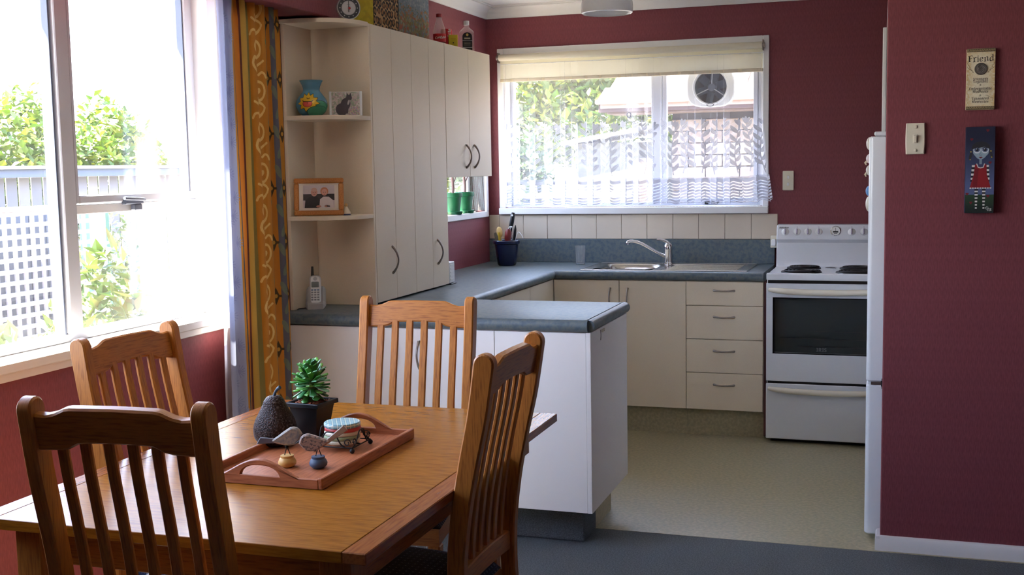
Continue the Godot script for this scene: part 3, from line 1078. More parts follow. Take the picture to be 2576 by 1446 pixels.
func build_fridge() -> void:
	var c := thing("fridge", "tall white fridge seen edge-on behind the end of the partition wall", "fridge", V(2.62, 0, 1.86))
	var o := -c.position
	obj("body", bx(ms(), V(2.372, 0.03, 1.57) + o, V(2.93, 1.572, 2.165) + o, 0.006), M.fridge, c)
	obj("foot", bx(ms(), V(2.4, 0.0015, 1.6) + o, V(2.44, 0.03, 2.13) + o), M.black, c)
	for r in [[0.024, 0.617, "freezer_door"], [0.629, 1.57, "fridge_door"]]:
		var f := ms()
		var p := []
		# rounded front edges, plan in (x, z)
		p.append_array([Vector2(2.36, 1.57), Vector2(2.36, 2.166)])
		for k in 6:
			var a := PI / 2 * k / 5.0
			p.append(Vector2(2.318 - 0.018 * sin(a), 2.148 + 0.018 * cos(a)))
		for k in 6:
			var a := PI / 2 * k / 5.0
			p.append(Vector2(2.318 - 0.018 * cos(a), 1.588 - 0.018 * sin(a)))
		extrude(f, p, -r[1], -r[0], Transform3D(Basis(V(1, 0, 0), V(0, 0, 1), V(0, -1, 0)), o), 0.006)
		var d := obj(r[2], f, M.fridge, c)
		obj("seal", bx(ms(), V(2.36, r[0] + 0.01, 1.585) + o, V(2.372, r[1] - 0.01, 2.15) + o), mat(rgb(150, 156, 160), 0.7), d)
	obj("hinge_cover", bx(ms(), V(2.318, 1.572, 2.06) + o, V(2.42, 1.588, 2.165) + o, 0.004), M.fridge, c)
	obj("hinge", bx(ms(), V(2.318, 0.6175, 2.1) + o, V(2.372, 0.6285, 2.164) + o, 0.001), M.pewter, c)
	obj("hinge_pin", bx(ms(), V(2.355, 0.602, 2.14) + o, V(2.372, 0.645, 2.166) + o, 0.002), M.black, c)
	# magnets on its door: small domes seen in profile
	var cols := [rgb(206, 200, 190), rgb(210, 196, 200), rgb(196, 190, 180), rgb(86, 140, 196), rgb(206, 204, 190)]
	var lab := ["pale domed magnet, topmost on the fridge door", "pinkish ornament magnet just below the topmost magnet", "small hanging-leg ornament magnet in the middle of the fridge door column", "blue domed magnet on the fridge door", "long cream magnet, lowest on the fridge door"]
	var ys := [1.545, 1.487, 1.442, 1.362, 1.312]
	var hs := [0.025, 0.018, 0.02, 0.02, 0.03]
	for i in 5:
		var m := thing("fridge_magnet", lab[i], "magnet", V(2.2995, ys[i], 2.06), 0.0, "magnets on the fridge door")
		var f := ms(false)
		var pr := []
		for k in 7:
			var a := PI / 2 * k / 6.0
			pr.append(Vector2(cos(a), sin(a) * 0.013))
		for k in pr.size():
			pr[k].x *= hs[i] * 0.9
		lathe(f, pr, 16, Transform3D(Basis(V(0, hs[i] / (hs[i] * 0.9), 0), V(-1, 0, 0), V(0, 0, 1)), Vector3.ZERO))
		obj("dome", f, mat(cols[i], 0.3), m)
		if i == 1 or i == 2:
			f = ms()
			tube(f, [V(-0.008, -0.008, 0), V(-0.016, -0.016, 0.004), V(-0.012, -0.024, 0.006)], [0.005, 0.004, 0.002], 7)
			obj("tail", f, mat(rgb(206, 190, 160), 0.4), m)
	# tall cupboard past the fridge; only its side edge shows above the fridge
	var t := thing("tall_cupboard", "tall white cupboard beyond the fridge, a narrow strip showing above it", "cupboard", V(2.63, 0, 1.1))
	o = -t.position
	obj("carcass", bx(ms(), V(2.352, 0.001, 0.72) + o, V(2.94, 2.046, 1.5) + o, 0.002), M.white, t)
	obj("door", bx(ms(), V(2.334, 0.1, 0.722) + o, V(2.351, 2.046, 1.5) + o, 0.003), M.white, t)

func font_serif(bold := false) -> Font:
	var s := SystemFont.new()
	s.font_names = PackedStringArray(["Droid Serif"])
	s.font_weight = 700 if bold else 400
	return s

func font_sans(bold := false) -> Font:
	var s := SystemFont.new()
	s.font_names = PackedStringArray(["Droid Sans"])
	s.font_weight = 700 if bold else 400
	return s

func font_script(bold := false) -> Font:
	var lf := FontVariation.new()
	lf.base_font = font_serif(bold)
	lf.variation_transform = Transform2D(Vector2(1, 0), Vector2(0.3, 1), Vector2.ZERO)
	return lf

# ---------------------------------------------------------------- table and chairs
func build_table() -> void:
	var x0 := 0.519
	var x1 := 1.453
	var z0 := 3.532
	var z1 := 4.848
	var T := 0.745
	var t := thing("dining_table", "rectangular wooden dining table with a wooden tray of ornaments on it", "table", V((x0 + x1) / 2, 0, (z0 + z1) / 2))
	var o := -t.position
	obj("tabletop", box(V(x0 + 0.052, T - 0.024, z0) + o, V(x1 - 0.052, T, z1) + o, 0.0012), M.table, t)
	obj("edge_board", box(V(x0, T - 0.024, z0) + o, V(x0 + 0.0515, T, z1) + o, 0.002), M.table_edge, t)
	obj("edge_board", box(V(x1 - 0.0515, T - 0.024, z0) + o, V(x1, T, z1) + o, 0.002), M.table_edge, t)
	for r in [[x0 + 0.07, z0 + 0.06, x1 - 0.07, z0 + 0.08], [x0 + 0.07, z1 - 0.08, x1 - 0.07, z1 - 0.06]]:
		obj("apron", box(V(r[0], 0.635, r[1]) + o, V(r[2], T - 0.024, r[3]) + o), M.wood_x, t)
	for r in [[x0 + 0.07, z0 + 0.08, x0 + 0.09, z1 - 0.08], [x1 - 0.09, z0 + 0.08, x1 - 0.07, z1 - 0.08]]:
		obj("apron", box(V(r[0], 0.635, r[1]) + o, V(r[2], T - 0.024, r[3]) + o), M.wood_z, t)
	for x in [x0 + 0.06, x1 - 0.13]:
		for z in [z0 + 0.33, z1 - 0.12]:
			obj("leg", box(V(x, 0.001, z) + o, V(x + 0.07, T - 0.024, z + 0.07) + o, 0.004), M.wood_y, t)

# the back's line seen from the side: local z at height y
const BACK := [Vector2(0.0, -0.235), Vector2(0.2, -0.195), Vector2(0.4, -0.168), Vector2(0.55, -0.165), Vector2(0.68, -0.178), Vector2(0.8, -0.2), Vector2(0.92, -0.226), Vector2(1.062, -0.248)]

func back_line(y0: float, y1: float) -> Array:
	var all := curve2(BACK, 5)
	var out := []
	var at_y := func(y: float) -> float:
		for i in all.size() - 1:
			if all[i + 1].x >= y - 1e-5:
				return lerpf(all[i].y, all[i + 1].y, clampf((y - all[i].x) / (all[i + 1].x - all[i].x), 0, 1))
		return all[-1].y
	out.append(Vector2(at_y.call(y0), y0))
	for p in all:
		if p.x > y0 + 0.004 and p.x < y1 - 0.004:
			out.append(Vector2(p.y, p.x))
	out.append(Vector2(at_y.call(y1), y1))
	return out

# a bar that follows the back's line, thick in z, as a polygon in (z, y)
func bar_profile(y0: float, y1: float, thick0: float, thick1: float, shift := 0.0, round_top := false) -> Array:
	var l := back_line(y0, y1 - (thick1 / 2 if round_top else 0.0))
	var front := []
	var back := []
	for i in l.size():
		var t := float(i) / (l.size() - 1)
		var h := lerpf(thick0, thick1, t) / 2.0
		var d: Vector2 = (l[mini(i + 1, l.size() - 1)] - l[maxi(i - 1, 0)]).normalized()
		var n := Vector2(d.y, -d.x)
		front.append(l[i] + n * h + Vector2(shift, 0))
		back.append(l[i] - n * h + Vector2(shift, 0))
	if round_top:
		var c: Vector2 = l[-1] + Vector2(shift, 0)
		var d: Vector2 = (l[-1] - l[-2]).normalized()
		for k in range(1, 10):
			var a := PI * k / 10.0
			front.append(c + Vector2(d.y, -d.x).rotated(a) * thick1 / 2.0)
	back.reverse()
	return front + back

func make_chair() -> Node3D:
	var t := thing("dining_chair", "x", "chair", Vector3.ZERO, 0, "wooden dining chairs round the table")
	# local (x, y) of the polygon is (z, y); drawn out along x
	var SX := Transform3D(Basis(V(0, 0, 1), V(0, 1, 0), V(1, 0, 0)), Vector3.ZERO)
	var f: SurfaceTool
	for s in [-1, 1]:
		f = ms()
		extrude(f, bar_profile(0.001, 1.062, 0.036, 0.05, 0.0, true), s * 0.181 - 0.0155, s * 0.181 + 0.0155, SX, 0.004)
		obj("back_post", f, M.wood_y, t)
	# crest rail: outline in (x, y), leaning with the back
	var lean := atan2(0.024, 0.13)
	var w := 0.1685
	var p := []
	for q in [[-w, 0.022], [-w + 0.026, 0.02], [-w + 0.045, 0.024], [-w + 0.068, 0.034], [-w + 0.08, 0.036], [0, 0.0375]]:
		p.append(Vector2(q[0], q[1]))
	for k in range(4, -1, -1):
		p.append(Vector2(-p[k].x, p[k].y))
	for q in [[w, -0.052], [w - 0.052, -0.05], [w - 0.07, -0.046], [w - 0.09, -0.036], [w - 0.11, -0.034], [0.0, -0.033]]:
		p.append(Vector2(q[0], q[1]))
	for k in range(4, -1, -1):
		var q: Vector2 = p[11 + k]
		p.append(Vector2(-q.x, q.y))
	f = ms()
	extrude(f, p, -0.012, 0.012, at(V(0, 1.01, -0.244), 0, -lean, 0), 0.004)
	obj("crest_rail", f, M.wood_x, t)
	for k in 6:
		f = ms()
		var x := (k - 2.5) * 0.0503
		extrude(f, bar_profile(0.53, 0.984, 0.011, 0.011, 0.004), x - 0.012, x + 0.012, SX, 0.003)
		obj("slat", f, M.wood_y, t)
	f = ms()
	var lr := []
	for k in 13:
		var u := k / 12.0 * 2 - 1
		lr.append(Vector2(u * w, 0.03 - 0.008 * u * u))
	for k in 13:
		var u := 1 - k / 12.0 * 2
		lr.append(Vector2(u * w, -0.022 - 0.006 * u * u))
	extrude(f, lr, -0.011, 0.011, at(V(0, 0.518, -0.163)), 0.003)
	obj("lower_rail", f, M.wood_x, t)
	# seat: rails, cushion, front legs, stretchers
	f = ms()
	extrude(f, [Vector2(-0.17, -0.15), Vector2(0.17, -0.15), Vector2(0.205, 0.215), Vector2(-0.205, 0.215)], -0.435, -0.375, Transform3D(Basis(V(1, 0, 0), V(0, 0, 1), V(0, -1, 0)), Vector3.ZERO), 0.003)
	obj("seat_frame", f, M.wood_x, t)
	f = ms(false)
	var nx := 14
	var pos := func(i: int, j: int) -> Vector3:
		var u := float(i) / nx * 2 - 1
		var v := float(j) / nx * 2 - 1
		var m := maxf(absf(u), absf(v))
		var zz := lerpf(-0.145, 0.235, (v + 1) / 2)
		var hw := lerpf(0.172, 0.215, (v + 1) / 2)
		return V(u * hw, 0.436 + 0.044 * pow(1.0 - pow(m, 5.0), 0.5) + 0.004 * (1 - u * u) * (1 - v * v), zz)
	for i in nx:
		for j in nx:
			quad(f, pos.call(i, j), pos.call(i + 1, j), pos.call(i + 1, j + 1), pos.call(i, j + 1), Vector3.UP)
	obj("seat_cushion", f, M.seat, t)
	for s in [-1, 1]:
		obj("front_leg", box(V(s * 0.185 - 0.019, 0.001, 0.17), V(s * 0.185 + 0.019, 0.376, 0.208), 0.004), M.wood_y, t)
		obj("stretcher", box(V(s * 0.185 - 0.009, 0.16, -0.19), V(s * 0.185 + 0.009, 0.19, 0.175), 0.003), M.wood_z, t)
	obj("stretcher", box(V(-0.178, 0.165, 0.0), V(0.178, 0.185, 0.02), 0.003), M.wood_x, t)
	return t

func build_chairs() -> void:
	var c := make_chair()
	var spots := [
		[V(1.034, 0, 5.025), PI + 0.078, "wooden slat-back chair nearest the camera, dark, seen from behind at the table's end"],
		[V(0.432, 0, 4.18), PI / 2 - 0.04, "wooden slat-back chair under the dining window, its back below the sill"],
		[V(0.913, 0, 3.297), 0.07, "light wooden slat-back chair in front of the white peninsula, facing the camera"],
		[V(1.536, 0, 4.193), -PI / 2 - 0.01, "wooden slat-back chair on the kitchen side of the table, seen from its side"],
	]
	for i in 4:
		var o: Node3D = c
		if i > 0:
			o = c.duplicate()
			o.name = numbered("dining_chair", self)
			add_child(o, true)
		o.rotation.y = spots[i][1]
		o.position = spots[i][0] + Basis(Vector3.UP, spots[i][1]) * V(0, 0, 0.246)
		o.set_meta("label", spots[i][2])

# ---------------------------------------------------------------- curtain
func build_curtain() -> void:
	# the cloth's print: stripes, one of them painted fold shade, side by side along its width, curls on the orange ones
	var W := 512
	var H := 2048
	var blue := rgb(150, 160, 190)
	var im := canvas(W, H, blue)
	# [start, end, colour]
	var stripes := [
		[0.0, 0.2, rgb(158, 168, 200)], [0.2, 0.215, rgb(196, 136, 50)], [0.215, 0.26, rgb(82, 80, 88)], [0.26, 0.325, rgb(204, 128, 48)], [0.325, 0.345, rgb(104, 60, 58)],  # the thin red-brown band at the end is fold shade put into the colour
		[0.345, 0.47, rgb(196, 158, 72)], [0.47, 0.5, rgb(150, 140, 84)], [0.5, 0.715, rgb(206, 138, 50)], [0.715, 0.76, rgb(78, 98, 82)], [0.76, 0.835, rgb(204, 130, 46)], [0.835, 0.9, rgb(96, 96, 108)], [0.9, 0.955, rgb(108, 98, 114)], [0.955, 1.0, rgb(206, 140, 52)],
	]
	for s in stripes:
		im.fill_rect(Rect2i(int(s[0] * W), 0, int((s[1] - s[0]) * W) + 1, H), s[2])
	# curls
	var curl := rgb(240, 204, 126)
	for k in 14:
		var cy := 40.0 + k * 150.0
		var side := 1.0 if k % 2 == 0 else -1.0
		var cx := 0.605 * W + side * 7
		var pts := []
		for q in 40:
			var a := q / 39.0 * TAU * 1.35
			var r := 5.0 + 33.0 * q / 39.0
			pts.append(Vector2(cx + cos(a * side) * r * 1.1, cy + sin(a) * r * 1.15))
		pts.append(Vector2(cx + side * 30, cy + 66))
		pts.append(Vector2(cx - side * 10, cy + 110))
		stroke(im, curve2(pts, 4), 5.0, curl)
		stroke(im, curve2([Vector2(cx - side * 46, cy + 46), Vector2(cx - side * 22, cy + 60), Vector2(cx - side * 4, cy + 76), Vector2(cx, cy + 100)], 6), 4.4, curl)
		stroke(im, curve2([Vector2(cx + side * 42, cy - 44), Vector2(cx + side * 34, cy - 58), Vector2(cx + side * 20, cy - 62), Vector2(cx + side * 6, cy - 52)], 6), 4.4, curl)
	# dark diamonds on the narrow orange stripes, leaves on the green and grey
	for k in 10:
		for sx in [0.797, 0.98]:
			var c := Vector2(sx * W, 90.0 + k * 205.0)
			pol(im, [c + Vector2(-13, 0), c + Vector2(0, -34), c + Vector2(13, 0), c + Vector2(0, 34)], rgb(84, 66, 36))
			pol(im, [c + Vector2(-20, -4), c + Vector2(20, -4), c + Vector2(20, 4), c + Vector2(-20, 4)], rgb(84, 66, 36))
			ell(im, c.x, c.y, 6, 8, rgb(206, 150, 60))
	for k in 28:
		ell(im, 0.737 * W + (4 if k % 2 else -4), 30.0 + k * 74.0, 8, 24, rgb(134, 144, 96), 0.4 if k % 2 else -0.4)
		ell(im, 0.868 * W + (6 if k % 2 else -6), 50.0 + k * 74.0, 10, 28, rgb(116, 124, 106), 0.4 if k % 2 else -0.4)
		ell(im, 0.238 * W, 40.0 + k * 74.0, 7, 22, rgb(106, 108, 84), 0.4 if k % 2 else -0.4)
	for k in 60:
		var c := Vector2(rng.randf_range(0.02, 0.17) * W, rng.randf() * H)
		for q in 7:
			var a := q * 0.45 - 1.4
			stroke(im, [c, c + Vector2(cos(a), sin(a)) * 24], 1.3, rgb(138, 148, 186))
	var m := mat(Color.WHITE, 0.9)
	m.albedo_texture = pic(im)
	m.texture_repeat = false
	m.cull_mode = BaseMaterial3D.CULL_DISABLED
	m.backlight_enabled = true
	m.backlight = Color(0.65, 0.65, 0.65)
	var t := thing("striped_curtain", "striped ochre, orange and blue-grey curtain drawn to the dining window's right side", "curtain", V(0.1, 0.02, 2.93))
	var st := SurfaceTool.new()
	st.begin(Mesh.PRIMITIVE_TRIANGLES)
	st.set_smooth_group(0)
	var nu := 150
	var nv := 40
	var pos := func(i: int, j: int) -> Vector3:
		var u := float(i) / nu
		var v := float(j) / nv
		var open := 0.45 + 0.55 * v
		var ph := u * TAU * 6.0 + 0.35 * sin(v * 3.0 + u * 9.0)
		var z := lerpf(3.15 + 0.01 * v, lerpf(2.715, 2.69, v), u) + 0.004 * sin(ph * 2.0)
		var amp := lerpf(0.009, 0.013, v) * (1.0 + 0.25 * sin(u * 17.0))
		var x := 0.105 + amp * sin(ph) + 0.006 * sin(v * 5.0 + u * 20.0) * open
		if v < 0.05:
			x = lerpf(0.1 + 0.018 * sin(ph), x, v / 0.05)
		return V(x, lerpf(2.14, 0.03, v), z) - V(0.1, 0.02, 2.93)
	for i in nu:
		for j in nv:
			for q in [[0, 0], [1, 1], [1, 0], [0, 0], [0, 1], [1, 1]]:
				st.set_uv(Vector2(float(i + q[0]) / nu, float(j + q[1]) / nv))
				st.add_vertex(pos.call(i + q[0], j + q[1]))
	obj("drape", st, m, t)
	# pale lining on the window side
	st = ms(false)
	var lp := func(i: int, j: int) -> Vector3:
		var u := i / 24.0
		var v := j / 30.0
		return V(lerpf(0.055, 0.075, v) + 0.012 * sin(u * 19.0 + v * 2.0) - 0.02 * u, lerpf(2.14, 0.035, v), lerpf(3.135 + 0.008 * sin(v * 6.0) + 0.035 * smoothstep(0.45, 0.75, v), 2.74, u)) - V(0.1, 0.02, 2.93)
	for i in 24:
		for j in 30:
			quad(st, lp.call(i, j), lp.call(i + 1, j), lp.call(i + 1, j + 1), lp.call(i, j + 1), V(-1, 0, 0))
	var lm := mat(rgb(222, 216, 214), 0.9)
	lm.cull_mode = BaseMaterial3D.CULL_DISABLED
	lm.backlight_enabled = true
	lm.backlight = Color(0.6, 0.6, 0.62)
	obj("lining", st, lm, t)

# ---------------------------------------------------------------- tray and what stands on it
func build_tray() -> void:
	var T := 0.7455
	var x0 := 0.835
	var x1 := 1.162
	var z0 := 3.93
	var z1 := 4.468
	var H := T + 0.0275
	var t := thing("wooden_tray", "reddish wooden tray with cut-out arched handles on the dining table", "tray", V((x0 + x1) / 2, T, (z0 + z1) / 2))
	var o := -t.position
	obj("base", box(V(x0 + 0.006, T, z0 + 0.006) + o, V(x1 - 0.006, T + 0.008, z1 - 0.006) + o), M.tray, t)
	for r in [[x0, x0 + 0.011], [x1 - 0.011, x1]]:
		obj("side", box(V(r[0], T, z0) + o, V(r[1], H, z1) + o, 0.002), M.tray, t)
	for z in [z0, z1 - 0.011]:
		var f := ms()
		bx(f, V(x0 + 0.011, T, z) + o, V(x1 - 0.011, H - 0.004, z + 0.011) + o, 0.0015)
		# the arch
		var c := (x0 + x1) / 2
		var up := []
		var lo := []
		for k in 25:
			var u := k / 24.0 * 2 - 1
			up.append(Vector2(c + u * 0.105, H - 0.006 + 0.041 * pow(cos(u * PI / 2), 1.25)))
		for k in 25:
			var u := k / 24.0 * 2 - 1
			lo.append(Vector2(c + u * 0.052, H - 0.006 + 0.026 * pow(maxf(0.0, 1 - pow(absf(u), 2.6)), 0.6)))
		lo.reverse()
		up.append(Vector2(c + 0.105, H - 0.008))
		up.append(Vector2(c + 0.053, H - 0.008))
		var poly := up + lo
		poly.append(Vector2(c - 0.053, H - 0.008))
		poly.append(Vector2(c - 0.105, H - 0.008))
		extrude(f, poly, z, z + 0.011, Transform3D(Basis.IDENTITY, o), 0.0025)
		obj("handle_end", f, M.tray_x, t)
	var B := T + 0.0085

	# pear
	var pr := thing("pear_ornament", "dark mottled brown and blue pear ornament with a bent stem on the tray", "ornament", V(0.848, B, 4.13))
	var f := ms(false)
	var prof := []
	for q in curve2([Vector2(0.0, 0.0), Vector2(0.03, 0.001), Vector2(0.052, 0.018), Vector2(0.0575, 0.042), Vector2(0.052, 0.068), Vector2(0.041, 0.09), Vector2(0.032, 0.108), Vector2(0.026, 0.122), Vector2(0.016, 0.132), Vector2(0.004, 0.1335), Vector2(0.0, 0.133)], 5):
		prof.append(Vector2(maxf(0.0, q.x), q.y))
	lathe(f, prof, 40)
	var pm := tri_mat(noise(0.05, [[0.0, rgb(24, 16, 14)], [0.4, rgb(46, 30, 24)], [0.62, rgb(64, 48, 42)], [0.78, rgb(98, 88, 90)], [1.0, rgb(42, 30, 26)]], 21, FastNoiseLite.TYPE_SIMPLEX_SMOOTH, 512, 6), V(5, 5, 5), 0.36)
	pm.metallic_specular = 0.3
	pm.heightmap_enabled = true
	pm.heightmap_texture = noise(0.08, [], 22)
	pm.heightmap_scale = 0.25
	obj("body", f, pm, pr)
	f = ms()
	tube(f, curve([V(0, 0.128, 0), V(0.003, 0.14, 0), V(0.01, 0.15, 0), V(0.02, 0.157, 0.002)], 4), [0.0055, 0.005, 0.0045, 0.0042, 0.004, 0.004, 0.004, 0.0042, 0.0044, 0.0046, 0.0048, 0.005, 0.005], 8)
	obj("stem", f, mat(rgb(64, 84, 100), 0.5), pr)

	# potted succulent
	var pl := thing("potted_succulent", "green rosette succulent in a square black plastic pot on the tray", "plant", V(0.886, B, 3.995), -0.09)
	f = ms()
	var frust := func(b: float, tp: float, y0: float, y1: float) -> void:
		for k in 4:
			var e := Basis(Vector3.UP, PI / 2 * k)
			quad(f, e * V(-b, y0, b), e * V(b, y0, b), e * V(tp, y1, tp), e * V(-tp, y1, tp), e * V(0, 0, 1))
	frust.call(0.031, 0.0445, 0.0, 0.088)
	frust.call(0.0445, 0.0445, 0.078, 0.0785)
	bx(f, V(-0.031, 0.0, -0.031), V(0.031, 0.002, 0.031))
	for k in 4:
		bx(f, V(-0.053, 0.084, 0.044), V(0.053, 0.096, 0.053), 0.0015, Transform3D(Basis(Vector3.UP, PI / 2 * k), Vector3.ZERO))
	obj("pot", f, M.black, pl)
	f = ms()
	bx(f, V(-0.0375, 0.07, -0.0375), V(0.0375, 0.087, 0.0375), 0.004)
	var bark := mat(rgb(138, 74, 44), 0.9)
	for k in 130:
		var c := V(rng.randf_range(-0.036, 0.036), 0.089 + rng.randf() * 0.006, rng.randf_range(-0.036, 0.036))
		bx(f, V(-0.006, -0.0015, -0.003) * rng.randf_range(0.6, 1.3), V(0.006, 0.0015, 0.003) * rng.randf_range(0.6, 1.3), 0.0, at(c, rng.randf() * TAU, rng.randf_range(-0.5, 0.5), rng.randf_range(-0.5, 0.5)))
	stuff(obj("bark_chips", f, bark, pl))
	f = ms(false)
	tube(f, curve([V(0, 0.085, 0), V(0.003, 0.115, 0.002), V(0, 0.145, 0), V(0, 0.17, 0)], 4), [0.016, 0.017, 0.018, 0.018, 0.018, 0.018, 0.017, 0.016, 0.015, 0.014, 0.012, 0.01, 0.008], 10)
	obj("stem", f, mat(rgb(96, 104, 56), 0.7), pl)
	var greens := [mat(rgb(70, 146, 58), 0.35), mat(rgb(104, 172, 66), 0.35), mat(rgb(56, 124, 66), 0.35), mat(rgb(132, 186, 142), 0.35)]
	var leafs := []
	for v in 3:
		var g := ms(false)
		var L: float = [0.05, 0.056, 0.044][v]
		var rows := []
		for k in 8:
			var u := k / 7.0
			var wd := 0.0112 * (0.35 + 0.9 * pow(u, 1.3)) * (1.0 if u < 0.86 else sqrt(maxf(0.0, 1.0 - pow((u - 0.86) / 0.14, 2.0))) + 0.02)
			var ring := []
			for q in 8:
				var a := TAU * q / 8
				ring.append(V(cos(a) * wd, sin(a) * 0.0028 + u * u * 0.006 * (1 if v != 1 else -1), u * L))
			rows.append(ring)
		for k in 7:
			for q in 8:
				var q2 := (q + 1) % 8
				var cen := V(0, rows[k][0].y, rows[k][0].z)
				quad(g, rows[k][q], rows[k][q2], rows[k + 1][q2], rows[k + 1][q], rows[k][q] + rows[k][q2] - cen * 2.0)
		g.generate_normals()
		leafs.append(g.commit())
	for k in 88:
		var u := k / 87.0
		var yaw := k * 2.39996
		var pitch := lerpf(0.75, -1.3, pow(u, 0.85)) + rng.randf_range(-0.12, 0.12)
		var lf := obj("leaf", leafs[k % 3], greens[[0, 1, 2, 0, 1, 3, 2][k % 7]], pl)
		lf.transform = Transform3D(Basis(Vector3.UP, yaw) * Basis(Vector3.RIGHT, pitch), V(0, lerpf(0.128, 0.166, u), 0)).translated_local(V(0, 0, 0.006))
		lf.scale = Vector3.ONE * lerpf(0.95, 0.86, u)

	# two bird figures on ball feet
	bird("bird_ornament", "small painted bird ornament with grey tail on an ochre ball foot, before the pear", V(0.992, B, 4.325), true, rgb(206, 160, 86))
	bird("bird_ornament", "small grey-brown bird ornament on a blue ball foot on the tray", V(1.072, B, 4.315), false, rgb(70, 88, 112))

	# coasters in their wire rack
	var rk := thing("coaster_rack", "black wire rack with curled sides and ball feet holding round coasters on the tray", "rack", V(1.036, B, 4.112))
	f = ms()
	var s := 0.054
	var base_loop := [V(-s, 0.014, -s), V(s, 0.014, -s), V(s, 0.014, s), V(-s, 0.014, s), V(-s, 0.014, -s)]
	for k in 4:
		tube(f, [base_loop[k], base_loop[k + 1]], 0.0018, 6)
	tube(f, [V(-s, 0.014, 0), V(s, 0.014, 0)], 0.0018, 6)
	obj("base_wire", f, M.iron, rk)
	for k in 4:
		var e := Basis(Vector3.UP, PI / 2 * k)
		f = ms()
		for h in [[-0.03], [0.03]]:
			pass
		tube(f, curve([e * V(-0.052, 0.014, s), e * V(-0.036, 0.024, s + 0.002), e * V(-0.02, 0.05, s + 0.004), e * V(-0.006, 0.054, s + 0.005), e * V(0.008, 0.05, s + 0.004), e * V(0.022, 0.024, s + 0.002), e * V(0.036, 0.014, s)], 5), 0.0018, 6)
		for d in [-1, 1]:
			var pts := []
			for q in 22:
				var a := q / 21.0 * TAU * 1.15
				var r := 0.0105 - 0.007 * q / 21.0
				pts.append(e * V(d * (0.041 - 0.0 + cos(a) * r), 0.027 + sin(a) * r, s + 0.001))
			tube(f, pts, 0.0014, 5)
		obj("side_scroll", f, M.iron, rk)
		f = ms(false)
		var q0: Vector3 = e * V(s, 0.0, s)
		lathe(f, ball(0.0068, 0.0068), 12, at(q0))
		obj("foot", f, M.iron, rk)
	# the coasters: gingham top, banded rims
	var im := canvas(256, 256, rgb(92, 150, 168))
	for k in 8:
		im.fill_rect(Rect2i(k * 32, 0, 14, 256), rgb(128, 178, 190))
	for k in 8:
		im.fill_rect(Rect2i(0, k * 32 + 8, 256, 7), rgb(228, 232, 214))
		im.fill_rect(Rect2i(k * 32 + 20, 0, 7, 256), rgb(228, 232, 214))
	var gm := mat(Color.WHITE, 0.3)
	gm.albedo_texture = pic(im)
	gm.uv1_triplanar = true
	gm.uv1_scale = V(11, 11, 11)
	var rims := [mat(rgb(214, 206, 176), 0.4), mat(rgb(150, 160, 120), 0.4), mat(rgb(222, 214, 190), 0.4), mat(rgb(196, 70, 66), 0.4), gm]
	var lb := ["cream coaster, lowest of the stack in the wire rack", "green coaster, second from the bottom in the wire rack", "cream coaster in the middle of the stack in the wire rack", "red-rimmed coaster just under the blue gingham one", "blue gingham round coaster on top of the stack in the wire rack"]
	var y := B + 0.0165
	for k in 5:
		var h := 0.0105 if k < 4 else 0.0125
		var c := thing("coaster", lb[k], "coaster", V(1.036 + rng.randf_range(-0.0015, 0.0015), y, 4.112 + rng.randf_range(-0.0015, 0.0015)), rng.randf() * 0.4 + 0.4, "coasters in the wire rack")
		f = ms(false)
		var R := 0.0475
		lathe(f, [Vector2(0, 0), Vector2(R - 0.002, 0), Vector2(R, 0.002), Vector2(R, h - 0.003), Vector2(R - 0.002, h - 0.0005), Vector2(0, h - 0.0005)], 36)
		obj("disc", f, rims[k], c)
		y += h

func ball(r: float, cy: float, n := 8) -> Array:
	var p := []
	for k in n + 1:
		var a := -PI / 2 + PI * k / n
		p.append(Vector2(maxf(0.0, cos(a) * r), cy + sin(a) * r))
	return p

